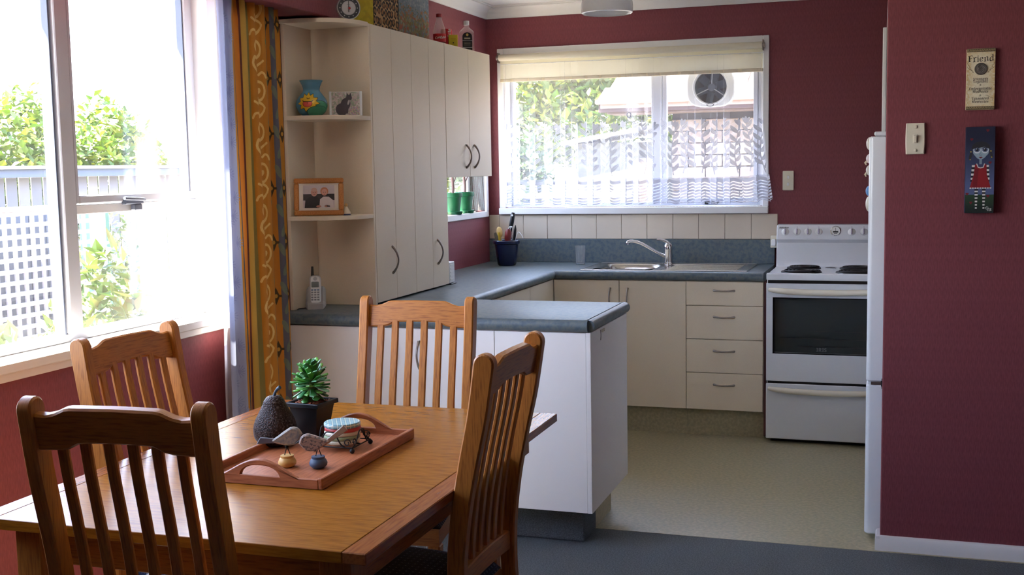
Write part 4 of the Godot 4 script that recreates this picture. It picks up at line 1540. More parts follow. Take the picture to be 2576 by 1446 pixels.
func bird(called: String, label: String, p: Vector3, flip: bool, foot: Color) -> void:
	var b := thing(called, label, "ornament", p, 0.32, "bird ornaments on the tray")
	var s := 1.0 if flip else -1.0     # which way it looks
	var f := ms(false)
	lathe(f, [Vector2(0, 0), Vector2(0.014, 0.0), Vector2(0.0215, 0.007), Vector2(0.0225, 0.013), Vector2(0.019, 0.021), Vector2(0.0155, 0.0235), Vector2(0.0165, 0.0255), Vector2(0.0165, 0.029), Vector2(0.0, 0.03)], 24)
	obj("ball_foot", f, mat(foot, 0.5), b)
	f = ms()
	tube(f, [V(-0.006, 0.028, 0.002), V(0.0, 0.05, 0)], 0.0012, 6)
	tube(f, [V(0.008, 0.028, -0.002), V(0.001, 0.05, 0)], 0.0012, 6)
	lathe(f, ball(0.0045, 0.05), 8)
	obj("leg", f, M.iron, b)
	# body: a thick rounded outline
	var o := []
	for q in curve2([Vector2(0.046, 0.062), Vector2(0.04, 0.078), Vector2(0.026, 0.085), Vector2(0.008, 0.081), Vector2(-0.014, 0.073), Vector2(-0.03, 0.066), Vector2(-0.012, 0.052), Vector2(0.01, 0.043), Vector2(0.03, 0.045), Vector2(0.046, 0.062)], 5):
		o.append(Vector2(q.x * s, q.y))
	o.pop_back()
	f = ms()
	extrude(f, o, -0.008, 0.008, Transform3D(Basis(Vector3.BACK, 0.28 * s if flip else 0.0), V(0, 0, 0) if not flip else V(0.012, 0.01, 0)), 0.004)
	var bm := tri_mat(noise(0.03, [[0.0, rgb(70, 64, 64)], [0.4, rgb(112, 100, 96)], [0.5, rgb(168, 140, 122)], [1.0, rgb(134, 120, 112)]] if not flip else [[0.0, rgb(110, 116, 122)], [0.5, rgb(150, 142, 130)], [1.0, rgb(182, 162, 136)]], 24 if flip else 25, FastNoiseLite.TYPE_SIMPLEX_SMOOTH, 256, 3), V(12, 12, 12), 0.55)
	var body := obj("body", f, bm, b)
	f = ms()
	extrude(f, [Vector2(-0.026 * s, 0.06), Vector2(-0.022 * s, 0.07), Vector2(-0.064 * s, 0.105 if not flip else 0.075), Vector2(-0.074 * s, 0.092 if not flip else 0.058)], -0.004, 0.004, Transform3D(), 0.0015)
	obj("tail", f, mat(rgb(158, 136, 116) if not flip else rgb(92, 92, 100), 0.5), b)
	f = ms()
	extrude(f, [Vector2(0.044 * s, 0.07), Vector2(0.045 * s, 0.063), Vector2(0.058 * s, 0.06)], -0.003, 0.003, Transform3D(Basis(Vector3.BACK, 0.28 * s if flip else 0.0), V(0.012, 0.004, 0) if flip else V(0, 0, 0)), 0.001)
	obj("beak", f, M.black, b)

# ---------------------------------------------------------------- things on the corner shelves
func build_shelf_things() -> void:
	# vase with a painted sun
	var v := thing("painted_vase", "round blue and green vase painted with a smiling yellow sun, on the upper shelf", "vase", V(0.087, 1.7045, 2.43), 0.0)
	var prof := []
	for q in curve2([Vector2(0.034, 0.0), Vector2(0.052, 0.012), Vector2(0.0645, 0.038), Vector2(0.062, 0.064), Vector2(0.046, 0.088), Vector2(0.035, 0.104), Vector2(0.036, 0.12), Vector2(0.045, 0.141), Vector2(0.0475, 0.146)], 5):
		prof.append(q)
	var im := canvas(1024, 512, rgb(92, 150, 176))
	# u runs round, v from the top: green hill, blue, then the sun facing the room
	for y in range(0, 512):
		var c := rgb(104, 160, 190).lerp(rgb(70, 128, 152), clampf(y / 512.0, 0, 1))
		im.fill_rect(Rect2i(0, y, 1024, 1), c)
	for cx in [610, 110, 860]:
		ell(im, cx, 420, 150, 128, rgb(30, 40, 34))
		ell(im, cx, 421, 146, 124, rgb(70, 150, 118))
		ell(im, cx + 40, 400, 70, 60, rgb(84, 164, 130))
	var sc := Vector2(492, 318)
	var ray_o := []
	var ray_i := []
	for k in 22:
		var a := TAU * k / 22.0 - PI / 2
		var r := 132.0 if k % 2 == 0 else 88.0
		ray_o.append(sc + Vector2(cos(a) * (r + 7) * 0.95, sin(a) * (r + 7) * 1.1))
		ray_i.append(sc + Vector2(cos(a) * r * 0.95, sin(a) * r * 1.1))
	pol(im, ray_o, rgb(40, 34, 24))
	pol(im, ray_i, rgb(232, 188, 58))
	ell(im, 610, 470, 140, 100, rgb(30, 40, 34))
	ell(im, 612, 472, 137, 98, rgb(70, 150, 118))
	ell(im, sc.x - 6, sc.y + 22, 52, 52, rgb(50, 30, 24))
	ell(im, sc.x - 6, sc.y + 22, 48, 48, rgb(226, 96, 78))
	im.fill_rect(Rect2i(int(sc.x) - 70, int(sc.y) - 36, 130, 28), rgb(232, 188, 58))
	stroke(im, [sc + Vector2(-62, -20), sc + Vector2(-40, -6), sc + Vector2(0, -4), sc + Vector2(38, -8), sc + Vector2(54, -24)], 5, rgb(50, 30, 24))
	stroke(im, [sc + Vector2(-16, -60), sc + Vector2(0, -46), sc + Vector2(18, -58)], 4, rgb(60, 44, 24))
	stroke(im, [sc + Vector2(-6, 0), sc + Vector2(-6, 26)], 2.5, rgb(120, 40, 34))
	var st := SurfaceTool.new()
	st.begin(Mesh.PRIMITIVE_TRIANGLES)
	st.set_smooth_group(0)
	var n := 48
	for i in prof.size() - 1:
		for k in n:
			for q in [[0, 0], [1, 1], [1, 0], [0, 0], [0, 1], [1, 1]]:
				var p: Vector2 = prof[i + q[1]]
				var a: float = TAU * (k + q[0]) / n
				st.set_uv(Vector2(float(k + q[0]) / n, 1.0 - p.y / 0.146))
				st.add_vertex(V(sin(a + 3.5) * p.x, p.y, cos(a + 3.5) * p.x))
	var vm := printed(im, 0.25)
	vm.texture_repeat = true
	vm.cull_mode = BaseMaterial3D.CULL_DISABLED
	obj("body", st, vm, v)
	var f := ms(false)
	lathe(f, [Vector2(0.044, 0.138), Vector2(0.046, 0.146), Vector2(0.0485, 0.147), Vector2(0.0485, 0.144)], 32)
	obj("rim", f, mat(rgb(84, 140, 160), 0.3), v)
	f = ms(false)
	lathe(f, [Vector2(0.0, 0.001), Vector2(0.034, 0.001)], 32, at(Vector3.ZERO, 0, PI))
	obj("base", f, mat(rgb(60, 110, 130), 0.4), v)

	# photograph of a cat, between two clear holders
	im = canvas(200, 150, rgb(190, 184, 180))
	for k in 700:
		var c: Color = [rgb(196, 186, 176), rgb(160, 170, 150), rgb(186, 166, 170), rgb(206, 200, 196), rgb(150, 162, 142)][rng.randi() % 5]
		ell(im, rng.randf() * 200, rng.randf() * 150, rng.randf_range(3, 9), rng.randf_range(3, 9), c)
	for k in 60:
		ell(im, rng.randf_range(110, 200), rng.randf_range(100, 150), 4, 3, [rgb(190, 140, 156), rgb(170, 150, 186), rgb(206, 190, 160)][rng.randi() % 3])
	var cat := rgb(84, 80, 88)
	ell(im, 72, 112, 44, 40, cat)
	ell(im, 98, 78, 34, 42, cat, 0.35)
	ell(im, 124, 36, 21, 19, cat)
	pol(im, [Vector2(106, 28), Vector2(108, 2), Vector2(122, 20)], cat)
	pol(im, [Vector2(124, 20), Vector2(140, 2), Vector2(142, 32)], cat)
	ell(im, 120, 66, 7, 18, rgb(196, 190, 188), 0.3)
	pol(im, [Vector2(104, 80), Vector2(122, 84), Vector2(112, 146), Vector2(98, 146)], cat)
	ell(im, 108, 145, 11, 6, rgb(210, 206, 204))
	ell(im, 30, 146, 14, 7, rgb(206, 200, 198))
	var pf := thing("cat_photo", "small landscape photo of a sitting dark cat in a clear-edged holder on the upper shelf", "photo", V(0.224, 1.7045, 2.392), 0.42)
	obj("backing", box(V(-0.066, 0.0, -0.007), V(0.066, 0.098, -0.001), 0.001), M.white, pf)
	obj("print", face(V(-0.058, 0.096, 0.0003), V(0.116, 0, 0), V(0, -0.094, 0)), printed(im, 0.3), pf)
	for s in [-1, 1]:
		obj("holder_edge", box(V(s * 0.063 - 0.005, 0.0, -0.007), V(s * 0.063 + 0.005, 0.1, 0.003), 0.0015), mat(rgb(226, 230, 232), 0.15), pf)
	obj("foot", box(V(-0.05, 0.0, -0.03), V(0.05, 0.004, -0.006), 0.001), M.white, pf)

	# wooden photo frame: a couple sitting side by side
	im = canvas(240, 180, rgb(206, 196, 200))
	im.fill_rect(Rect2i(0, 70, 240, 50), rgb(60, 56, 60))
	pol(im, [Vector2(10, 180), Vector2(16, 120), Vector2(50, 92), Vector2(100, 90), Vector2(136, 116), Vector2(140, 180)], rgb(40, 38, 42))
	pol(im, [Vector2(122, 180), Vector2(128, 112), Vector2(156, 90), Vector2(196, 92), Vector2(226, 118), Vector2(232, 180)], rgb(222, 212, 214))
	ell(im, 84, 56, 25, 32, rgb(206, 154, 138))
	ell(im, 84, 34, 22, 14, rgb(206, 166, 152))
	ell(im, 162, 48, 30, 32, rgb(196, 128, 92))
	ell(im, 163, 56, 22, 27, rgb(214, 160, 142))
	for e in [[76, 56], [94, 56], [155, 56], [171, 56]]:
		ell(im, e[0], e[1], 3, 2, rgb(80, 50, 46))
	for e in [[85, 72], [163, 72]]:
		ell(im, e[0], e[1], 7, 2, rgb(160, 80, 76))
	ell(im, 118, 168, 20, 9, rgb(200, 140, 122))
	ell(im, 180, 168, 18, 8, rgb(200, 140, 122))
	stroke(im, [Vector2(184, 166), Vector2(200, 168)], 5, rgb(50, 48, 60))
	var wf := thing("photo_frame", "honey wood photo frame with a portrait of a seated couple on the middle shelf", "photo frame", V(0.124, 1.2925, 2.466), 0.33)
	var fr := Transform3D(Basis(Vector3.RIGHT, -0.12), V(0, 0.001, 0.01))
	var w := 0.206
	var h := 0.155
	var wood := tri_mat(noise(0.02, [[0.0, rgb(168, 104, 44)], [1.0, rgb(204, 140, 74)]], 31), V(16, 16, 16), 0.35)
	for r in [[-w / 2, 0, w / 2, 0.021], [-w / 2, h - 0.021, w / 2, h], [-w / 2, 0.021, -w / 2 + 0.021, h - 0.021], [w / 2 - 0.021, 0.021, w / 2, h - 0.021]]:
		var m := ms()
		bx(m, V(r[0], r[1], -0.008), V(r[2], r[3], 0.008), 0.004, fr)
		obj("frame_side", m, wood, wf)
	f = ms()
	bx(f, V(-w / 2 + 0.015, 0.015, -0.006), V(w / 2 - 0.015, h - 0.015, 0.001), 0.0, fr)
	obj("mount", f, mat(rgb(222, 214, 204), 0.6), wf)
	f = face(fr * V(-0.065, 0.126, 0.0015), fr.basis * V(0.13, 0, 0), fr.basis * V(0, -0.094, 0))
	obj("print", f, printed(im, 0.4), wf)
	f = ms()
	bx(f, V(-0.025, 0.0, -0.05), V(0.025, 0.1, -0.046), 0.001, at(V(0, 0, 0), 0, 0.35))
	obj("stand", f, wood, wf)

	# small bottle-shaped figure
	var fg := thing("figurine", "tiny cream and blue bell-shaped figurine beside the wooden photo frame", "ornament", V(0.224, 1.2925, 2.418))
	f = ms(false)
	lathe(f, [Vector2(0, 0), Vector2(0.0175, 0), Vector2(0.0185, 0.006)], 18)
	obj("base", f, mat(rgb(60, 70, 110), 0.4), fg)
	f = ms(false)
	lathe(f, [Vector2(0.0185, 0.006), Vector2(0.017, 0.014), Vector2(0.011, 0.024), Vector2(0.007, 0.032), Vector2(0.005, 0.036)], 18)
	obj("body", f, mat(rgb(224, 214, 190), 0.35), fg)
	f = ms(false)
	lathe(f, [Vector2(0.005, 0.035), Vector2(0.0075, 0.04), Vector2(0.0065, 0.047), Vector2(0.0, 0.051)], 14)
	obj("head", f, mat(rgb(176, 150, 96), 0.4), fg)

	# cordless phone on its cradle
	var ph := thing("cordless_phone", "silver cordless phone with stub aerial standing in its cradle on the worktop", "phone", V(0.075, 0.9, 2.432), 0.42)
	var silver := mat(rgb(172, 174, 178), 0.35, 0.35)
	f = ms()
	extrude(f, [Vector2(-0.04, 0.0), Vector2(0.045, 0.0), Vector2(0.042, 0.022), Vector2(0.02, 0.034), Vector2(-0.01, 0.075), Vector2(-0.028, 0.09), Vector2(-0.038, 0.08)], -0.041, 0.041, Transform3D(Basis(V(0, 0, 1), V(0, 1, 0), V(1, 0, 0)), Vector3.ZERO), 0.009)
	obj("cradle", f, silver, ph)
	var hs := Transform3D(Basis(Vector3.RIGHT, -0.3), V(0, 0.018, 0.024))
	f = ms()
	extrude(f, rrect(-0.0235, 0.0, 0.0235, 0.125, 0.016), -0.011, 0.011, hs, 0.005)
	var hand := obj("handset", f, mat(rgb(196, 198, 202), 0.35, 0.2), ph)
	f = ms()
	extrude(f, rrect(-0.0155, 0.072, 0.0155, 0.096, 0.003), 0.0105, 0.0122, hs)
	obj("screen", f, mat(rgb(52, 62, 64), 0.15), hand)
	for r in 5:
		for k in 3:
			f = ms()
			bx(f, hs_v(k, r) - V(0.0045, 0.003, 0.001), hs_v(k, r) + V(0.0045, 0.003, 0.0015), 0.0008, hs)
			obj("key", f, mat(rgb(120, 124, 132) if r > 0 else rgb(90, 110, 150), 0.4), hand)
	f = ms(false)
	lathe(f, [Vector2(0.008, 0), Vector2(0.008, 0.002), Vector2(0, 0.003)], 16, hs * at(V(0, 0.109, 0.011), 0, PI / 2))
	obj("earpiece", f, mat(rgb(150, 152, 156), 0.4), hand)
	f = ms(false)
	tube(f, [hs * V(-0.012, 0.12, -0.004), hs * V(-0.012, 0.14, -0.004), hs * V(-0.012, 0.165, -0.004)], [0.0065, 0.0058, 0.0048], 10)
	obj("aerial", f, M.black, hand)
	f = ms(false)
	tube(f, curve([V(-0.035, 0.004, 0.0), V(-0.05, 0.003, 0.012), V(-0.07, 0.003, 0.03), V(-0.072, 0.003, 0.06)], 5), 0.0018, 6)
	obj("cord", f, M.black, ph)

func hs_v(k: int, r: int) -> Vector3:
	return V((k - 1) * 0.0125, 0.061 - r * 0.0105, 0.0112)

# ---------------------------------------------------------------- things on top of the pantry and wall cabinet
func build_cupboard_top_things() -> void:
	var Y := 2.0892
	var FX := Basis(V(0, 0, -1), V(0, 1, 0), V(1, 0, 0))
	# three canvases leaning along the wall
	var im := canvas(64, 64, rgb(196, 172, 24))
	for k in 300:
		ell(im, rng.randf() * 64, rng.randf() * 64, 3, 2, [rgb(190, 164, 22), rgb(204, 180, 34), rgb(186, 166, 30)][rng.randi() % 3])
	var y1 := im
	# leopard print
	im = canvas(256, 288, rgb(186, 150, 108))
	for gy in 9:
		for gx in 8:
			var c := Vector2(gx * 34 + (17 if gy % 2 else 0) + rng.randf_range(-5, 5), gy * 34 + rng.randf_range(-5, 5))
			ell(im, c.x, c.y, 14, 15, rgb(118, 84, 56), rng.randf() * 3)
			ell(im, c.x, c.y, 8, 8, rgb(150, 108, 70))
			for q in 6:
				var a := q * TAU / 6 + rng.randf() * 0.5
				if rng.randf() < 0.8:
					ell(im, c.x + cos(a) * 13, c.y + sin(a) * 13, 7, 4.5, rgb(34, 30, 30), a + PI / 2)
	var leo := im
	# pale meadow
	im = canvas(256, 288, rgb(126, 136, 144))
	for k in 2600:
		var y := rng.randf() * 288
		var c: Color
		if y < 110:
			c = [rgb(122, 132, 142), rgb(140, 146, 148), rgb(112, 124, 134)][rng.randi() % 3]
		elif y < 150:
			c = [rgb(96, 112, 104), rgb(126, 132, 136), rgb(150, 110, 80), rgb(118, 128, 138)][rng.randi() % 4]
		else:
			c = [rgb(138, 132, 96), rgb(120, 120, 92), rgb(150, 144, 122), rgb(128, 110, 70), rgb(116, 124, 130), rgb(160, 96, 74)][rng.randi() % 6]
		ell(im, rng.randf() * 256, y, rng.randf_range(3, 8), rng.randf_range(3, 9), c)
	var mead := im
	for r in [["canvas_picture", "plain yellow canvas leaning on the wall above the corner shelves, behind the clock", y1, 2.146, 1.722, rgb(110, 100, 36)],
			["canvas_picture", "leopard-print canvas on top of the pantry, between the yellow and meadow canvases", leo, 1.718, 1.43, rgb(90, 74, 56)],
			["canvas_picture", "blue-grey and ochre meadow painting on top of the pantry, rightmost of the canvases", mead, 1.426, 1.034, rgb(120, 126, 130)]]:
		var t := thing(r[0], r[1], "canvas", V(0.045, Y, (r[3] + r[4]) / 2), 0.0, "canvases on top of the pantry")
		var hw: float = (r[3] - r[4]) / 2
		obj("stretcher", box(V(-0.034, 0.0, -hw), V(0.005, 0.335, hw), 0.002), mat(r[5], 0.8), t)
		obj("painting", face(V(0.0055, 0.334, hw - 0.001), V(0, 0, -2 * hw + 0.002), V(0, -0.333, 0)), printed(r[2], 0.85), t)

	# clock
	var c := thing("alarm_clock", "small round clock with dark rim and white dial on top of the corner shelves", "clock", V(0.232, 2.0945, 2.356), 0.62)
	var f := ms(false)
	var S := at(V(0, 0.052, 0), 0, PI / 2)
	lathe(f, [Vector2(0.0, -0.012), Vector2(0.044, -0.012), Vector2(0.0485, -0.006), Vector2(0.0485, 0.01), Vector2(0.0465, 0.013), Vector2(0.0445, 0.011), Vector2(0.0445, 0.008)], 36, S)
	obj("case", f, mat(rgb(206, 206, 206), 0.3), c)
	im = canvas(256, 256, rgb(46, 48, 56))
	ell(im, 128, 128, 84, 84, rgb(208, 208, 210))
	for k in 12:
		var a := TAU * k / 12
		ell(im, 128 + sin(a) * 104, 128 - cos(a) * 104, 7, 7, rgb(206, 206, 206))
	for k in 60:
		var a := TAU * k / 60
		ell(im, 128 + sin(a) * 78, 128 - cos(a) * 78, 1.6, 1.6, rgb(90, 90, 96))
	im.fill_rect(Rect2i(108, 84, 40, 8), rgb(170, 172, 176))
	im.fill_rect(Rect2i(104, 160, 48, 9), rgb(180, 176, 180))
	var st := SurfaceTool.new()
	st.begin(Mesh.PRIMITIVE_TRIANGLES)
	for k in 36:
		for q in [-1, k + 1, k]:
			var a: float = TAU * q / 36.0
			var d := Vector2.ZERO if q == -1 else Vector2(sin(a), cos(a))
			st.set_uv(Vector2(0.5 + d.x * 0.5, 0.5 - d.y * 0.5))
			st.set_normal(Vector3.BACK)
			st.add_vertex(V(d.x * 0.0445, 0.052 + d.y * 0.0445, 0.0085))
	obj("dial", st, printed(im, 0.3), c)
	f = ms()
	bx(f, V(-0.0014, 0.046, 0.0095), V(0.0014, 0.08, 0.0105))
	bx(f, V(-0.002, 0.034, 0.0105), V(0.002, 0.055, 0.0112))
	obj("hand", f, M.black, c)
	f = ms(false)
	lathe(f, ball(0.0055, 0.0), 10, at(V(0.003, 0.05, 0.011)))
	obj("hub", f, mat(rgb(196, 60, 50), 0.4), c)
	f = ms()
	bx(f, V(-0.02, 0.0, -0.01), V(0.02, 0.006, 0.008), 0.001)
	obj("foot", f, M.white, c)

	# bottle with red cap and label
	var glass := mat(Color(0.92, 0.96, 0.96, 0.0), 0.03)
	glass.refraction_enabled = true
	glass.refraction_scale = 0.05
	var thin := mat(Color(0.95, 0.97, 0.97, 0.12), 0.05)
	thin.transparency = BaseMaterial3D.TRANSPARENCY_ALPHA
	var b := thing("soft_drink_bottle", "clear contour bottle with red cap and red label on top of the cupboards", "bottle", V(0.16, Y, 1.166))
	f = ms(false)
	var pr := []
	for q in curve2([Vector2(0.0, 0.001), Vector2(0.026, 0.002), Vector2(0.031, 0.012), Vector2(0.029, 0.035), Vector2(0.0325, 0.065), Vector2(0.032, 0.09), Vector2(0.024, 0.12), Vector2(0.0155, 0.145), Vector2(0.0125, 0.162)], 4):
		pr.append(q)
	lathe(f, pr, 28)
	obj("glass", f, thin, b)
	f = ms(false)
	lathe(f, [Vector2(0.0, 0.16), Vector2(0.0152, 0.16), Vector2(0.0152, 0.176), Vector2(0.013, 0.178), Vector2(0.0, 0.178)], 20)
	obj("cap", f, mat(rgb(150, 24, 34), 0.4), b)
	f = ms(false)
	lathe(f, [Vector2(0.0318, 0.035), Vector2(0.0332, 0.06), Vector2(0.0332, 0.075)], 28)
	var lb := obj("label", f, mat(rgb(200, 30, 40), 0.45), b)
	for q in [["Coca", -0.35], ["Cola", 0.35]]:
		var a: float = 0.6 + q[1]
		letters("lettering", q[0], 0.015, Transform3D(Basis(Vector3.UP, a) * Basis(Vector3.BACK, 0.25), V(sin(a) * 0.0336, 0.055, cos(a) * 0.0336)), M.white, lb, font_script(true))
	# yellow box
	b = thing("yellow_box", "small yellow carton in front of a red tin on top of the cupboards", "box", V(0.2, Y, 1.078), 0.5)
	obj("carton", box(V(-0.023, 0.0, -0.012), V(0.023, 0.078, 0.012), 0.001), mat(rgb(206, 186, 36), 0.6), b)
	obj("printed_mark", box(V(-0.003, 0.034, 0.0118), V(0.003, 0.04, 0.0126), 0.0), M.black, b)
	obj("printed_band", box(V(-0.013, 0.056, 0.0118), V(0.013, 0.059, 0.0124), 0.0), mat(rgb(190, 140, 40), 0.6), b)
	# red tin with white lettering
	b = thing("red_can", "red drinks can with white script on top of the cupboards, behind the yellow carton", "can", V(0.155, Y, 1.055))
	f = ms(false)
	lathe(f, [Vector2(0.0, 0.0), Vector2(0.027, 0.0), Vector2(0.031, 0.008), Vector2(0.031, 0.1), Vector2(0.027, 0.112), Vector2(0.0, 0.11)], 28)
	obj("body", f, mat(rgb(196, 32, 42), 0.35, 0.3), b)
	letters("lettering", "Coca-Cola", 0.022, Transform3D(Basis(Vector3.UP, 0.95) * Basis(Vector3.BACK, PI / 2), V(sin(0.95) * 0.0314, 0.058, cos(0.95) * 0.0314)), M.white, b, font_script(true))
	# bottle with a black label
	b = thing("spirits_bottle", "clear flat-shouldered bottle with arched black label and white cap, rightmost on the cupboards", "bottle", V(0.2, Y, 0.875), 0.5)
	f = ms(false)
	pr = []
	for q in curve2([Vector2(0.0, 0.001), Vector2(0.036, 0.001), Vector2(0.04, 0.008), Vector2(0.04, 0.1), Vector2(0.036, 0.118), Vector2(0.02, 0.133), Vector2(0.0135, 0.142), Vector2(0.0135, 0.155)], 4):
		pr.append(q)
	lathe(f, pr, 28, Transform3D(), 0.6)
	obj("glass", f, thin, b)
	f = ms(false)
	lathe(f, [Vector2(0.0, 0.15), Vector2(0.015, 0.15), Vector2(0.015, 0.172), Vector2(0.0, 0.174)], 20)
	obj("cap", f, M.white, b)
	f = ms()
	var arch := [Vector2(-0.026, 0.01), Vector2(0.026, 0.01), Vector2(0.026, 0.088)]
	for k in 11:
		var a := PI * k / 10
		arch.append(Vector2(0.026 * cos(a), 0.088 + 0.022 * sin(a)))
	extrude(f, arch, 0.0215, 0.0245)
	lb = obj("label", f, mat(rgb(30, 26, 26), 0.45), b)
	for y in [0.03, 0.066]:
		obj("label_line", box(V(-0.026, y, 0.0244), V(0.026, y + 0.0014, 0.025), 0), M.white, lb)
	for y in [0.018, 0.042, 0.05, 0.057]:
		obj("label_print", box(V(-0.017, y, 0.0244), V(0.017, y + 0.0025, 0.0249), 0), mat(rgb(120, 110, 96), 0.5), lb)
	obj("label_print", box(V(-0.016, 0.074, 0.0244), V(0.016, 0.082, 0.0249), 0), mat(rgb(186, 176, 150), 0.5), lb)
	f = ms(false)
	lathe(f, [Vector2(0.007, 0.0), Vector2(0.007, 0.0008), Vector2(0, 0.001)], 16, at(V(0, 0.097, 0.0244), 0, PI / 2))
	obj("label_crest", f, mat(rgb(196, 166, 90), 0.5), lb)
	# white tray lying behind the bottle
	b = thing("white_tray", "flat white plastic tray lying behind the bottles on the wall cabinet", "tray", V(0.13, Y, 0.95))
	obj("tray", box(V(-0.1, 0.0, -0.15), V(0.02, 0.024, 0.13), 0.004), M.white, b)

# ---------------------------------------------------------------- things on the worktop
func build_counter_things() -> void:
	# sink let into the worktop
	var s := thing("sink", "stainless steel sink with left bowl and right drainer let into the worktop", "sink", V(1.18, 0.9, 0.29))
	var o := -s.position
	var f := ms()
	for r in [[0.725, 0.505, 1.64, 0.532], [0.725, 0.055, 1.64, 0.115], [0.725, 0.115, 0.782, 0.505], [1.122, 0.115, 1.165, 0.505], [1.6, 0.115, 1.64, 0.505]]:
		bx(f, V(r[0], 0.9005, r[1]) + o, V(r[2], 0.9035, r[3]) + o)
	obj("rim", f, M.steel, s)
	f = ms()
	for k in 4:
		var e: Array = [[V(0.722, 0.902, 0.533), V(1.643, 0.902, 0.533)], [V(0.722, 0.902, 0.053), V(1.643, 0.902, 0.053)], [V(0.722, 0.902, 0.053), V(0.722, 0.902, 0.533)], [V(1.643, 0.902, 0.053), V(1.643, 0.902, 0.533)]][k]
		tube(f, [e[0] + o, e[1] + o], 0.0028, 8)
	obj("rolled_edge", f, M.chrome, s)
	# bowl: superellipse rings
	f = ms(false)
	var rings := []
	for k in 9:
		var t := k / 8.0
		var dep: float = [0.0035, 0.001, -0.02, -0.07, -0.12, -0.14, -0.148, -0.15, -0.15][k]
		var sc: float = [1.0, 0.975, 0.95, 0.925, 0.9, 0.86, 0.8, 0.5, 0.02][k]
		var ring := []
		for q in 40:
			var a := TAU * q / 40
			var m := pow(pow(absf(cos(a)), 5.0) + pow(absf(sin(a)), 5.0), -0.2)
			ring.append(V(0.9525 + cos(a) * m * 0.1705 * sc, 0.9 + dep, 0.3 + sin(a) * m * 0.178 * sc) + o)
		rings.append(ring)
	for k in 8:
		for q in 40:
			var q2 := (q + 1) % 40
			quad(f, rings[k][q], rings[k][q2], rings[k + 1][q2], rings[k + 1][q], V(0.9525, 1.2, 0.3) + o - rings[k][q])
	obj("bowl", f, M.steel, s)
	f = ms(false)
	lathe(f, [Vector2(0.03, 0.0), Vector2(0.03, 0.003), Vector2(0.02, 0.001), Vector2(0, 0.001)], 20, at(V(0.9525, 0.751, 0.3) + o))
	obj("plug_hole", f, M.chrome, s)
	# drainer: a shallow ribbed pan
	f = ms()
	bx(f, V(1.165, 0.9003, 0.115) + o, V(1.6, 0.9012, 0.505) + o)
	for k in 9:
		bx(f, V(1.19, 0.9008, 0.145 + k * 0.04) + o, V(1.58, 0.9028, 0.155 + k * 0.04) + o, 0.001)
	obj("drainer", f, M.steel, s)
	# mixer tap
	var t := thing("mixer_tap", "chrome mixer tap with long swung spout behind the sink", "tap", V(1.135, 0.9035, 0.088))
	f = ms(false)
	lathe(f, [Vector2(0.0, 0.0), Vector2(0.029, 0.0), Vector2(0.029, 0.006), Vector2(0.024, 0.01), Vector2(0.0235, 0.075), Vector2(0.0255, 0.08), Vector2(0.0255, 0.104), Vector2(0.02, 0.115), Vector2(0.0, 0.118)], 24)
	obj("body", f, M.chrome, t)
	f = ms(false)
	tube(f, curve([V(-0.015, 0.042, 0.008), V(-0.07, 0.075, 0.04), V(-0.13, 0.115, 0.075), V(-0.165, 0.132, 0.097), V(-0.195, 0.138, 0.114), V(-0.213, 0.133, 0.124), V(-0.214, 0.118, 0.124)], 5), 0.0095, 12)
	obj("spout", f, M.chrome, t)
	f = ms(false)
	tube(f, curve([V(0.006, 0.105, 0), V(-0.01, 0.128, 0.006), V(-0.04, 0.142, 0.02), V(-0.064, 0.144, 0.032)], 5), [0.016, 0.015, 0.013, 0.012, 0.011, 0.0105, 0.0095, 0.009, 0.0085, 0.008, 0.0075, 0.0075, 0.0075, 0.0075, 0.0075, 0.0075], 10)
	obj("lever", f, M.chrome, t)

	# glass on the worktop
	var g := thing("drinking_glass", "empty clear drinking glass on the worktop left of the sink", "glass", V(0.625, 0.9005, 0.17))
	var clear := mat(Color(1, 1, 1, 0.04), 0.02)
	clear.transparency = BaseMaterial3D.TRANSPARENCY_ALPHA
	f = ms(false)
	lathe(f, [Vector2(0.026, 0.002), Vector2(0.032, 0.112)], 28)
	lathe(f, [Vector2(0.0305, 0.112), Vector2(0.025, 0.012)], 28)
	obj("wall", f, clear, g)
	var solid := mat(Color(1, 1, 1, 0.0), 0.02)
	solid.refraction_enabled = true
	solid.refraction_scale = 0.05
	f = ms(false)
	lathe(f, [Vector2(0.0, 0.0005), Vector2(0.0255, 0.0005), Vector2(0.0262, 0.004), Vector2(0.0256, 0.012), Vector2(0.0, 0.01)], 28)
	obj("thick_base", f, solid, g)

	# utensil crock
	var cr := thing("utensil_crock", "navy glazed crock of kitchen utensils in the worktop corner", "crock", V(0.2, 0.9005, 0.27))
	var navy := mat(rgb(22, 30, 66), 0.22)
	f = ms(false)
	lathe(f, [Vector2(0.0, 0.002), Vector2(0.05, 0.0), Vector2(0.056, 0.01), Vector2(0.07, 0.125), Vector2(0.079, 0.13), Vector2(0.08, 0.146), Vector2(0.076, 0.15), Vector2(0.07, 0.147), Vector2(0.064, 0.12), Vector2(0.05, 0.015), Vector2(0.0, 0.012)], 36)
	obj("pot", f, navy, cr)
	var ut := func(called: String, label: String) -> Node3D:
		return thing(called, label, "utensil", V(0.2, 0.9135, 0.27), 0.0, "utensils in the navy crock")
	# each stands in the crock: local origin at its inner floor
	var u: Node3D = ut.call("spatula", "black-handled utensil rising tallest from the navy crock")
	f = ms(false)
	tube(f, [V(0.005, 0.01, 0.0), V(0.02, 0.17, 0.0)], 0.004, 8)
	obj("shaft", f, M.chrome, u)
	f = ms(false)
	tube(f, [V(0.018, 0.15, 0.0), V(0.024, 0.19, 0.0), V(0.036, 0.25, 0.0), V(0.042, 0.285, 0.0), V(0.045, 0.3, 0.0)], [0.008, 0.012, 0.0135, 0.0135, 0.009], 10)
	obj("grip", f, M.black, u)
	f = ms(false)
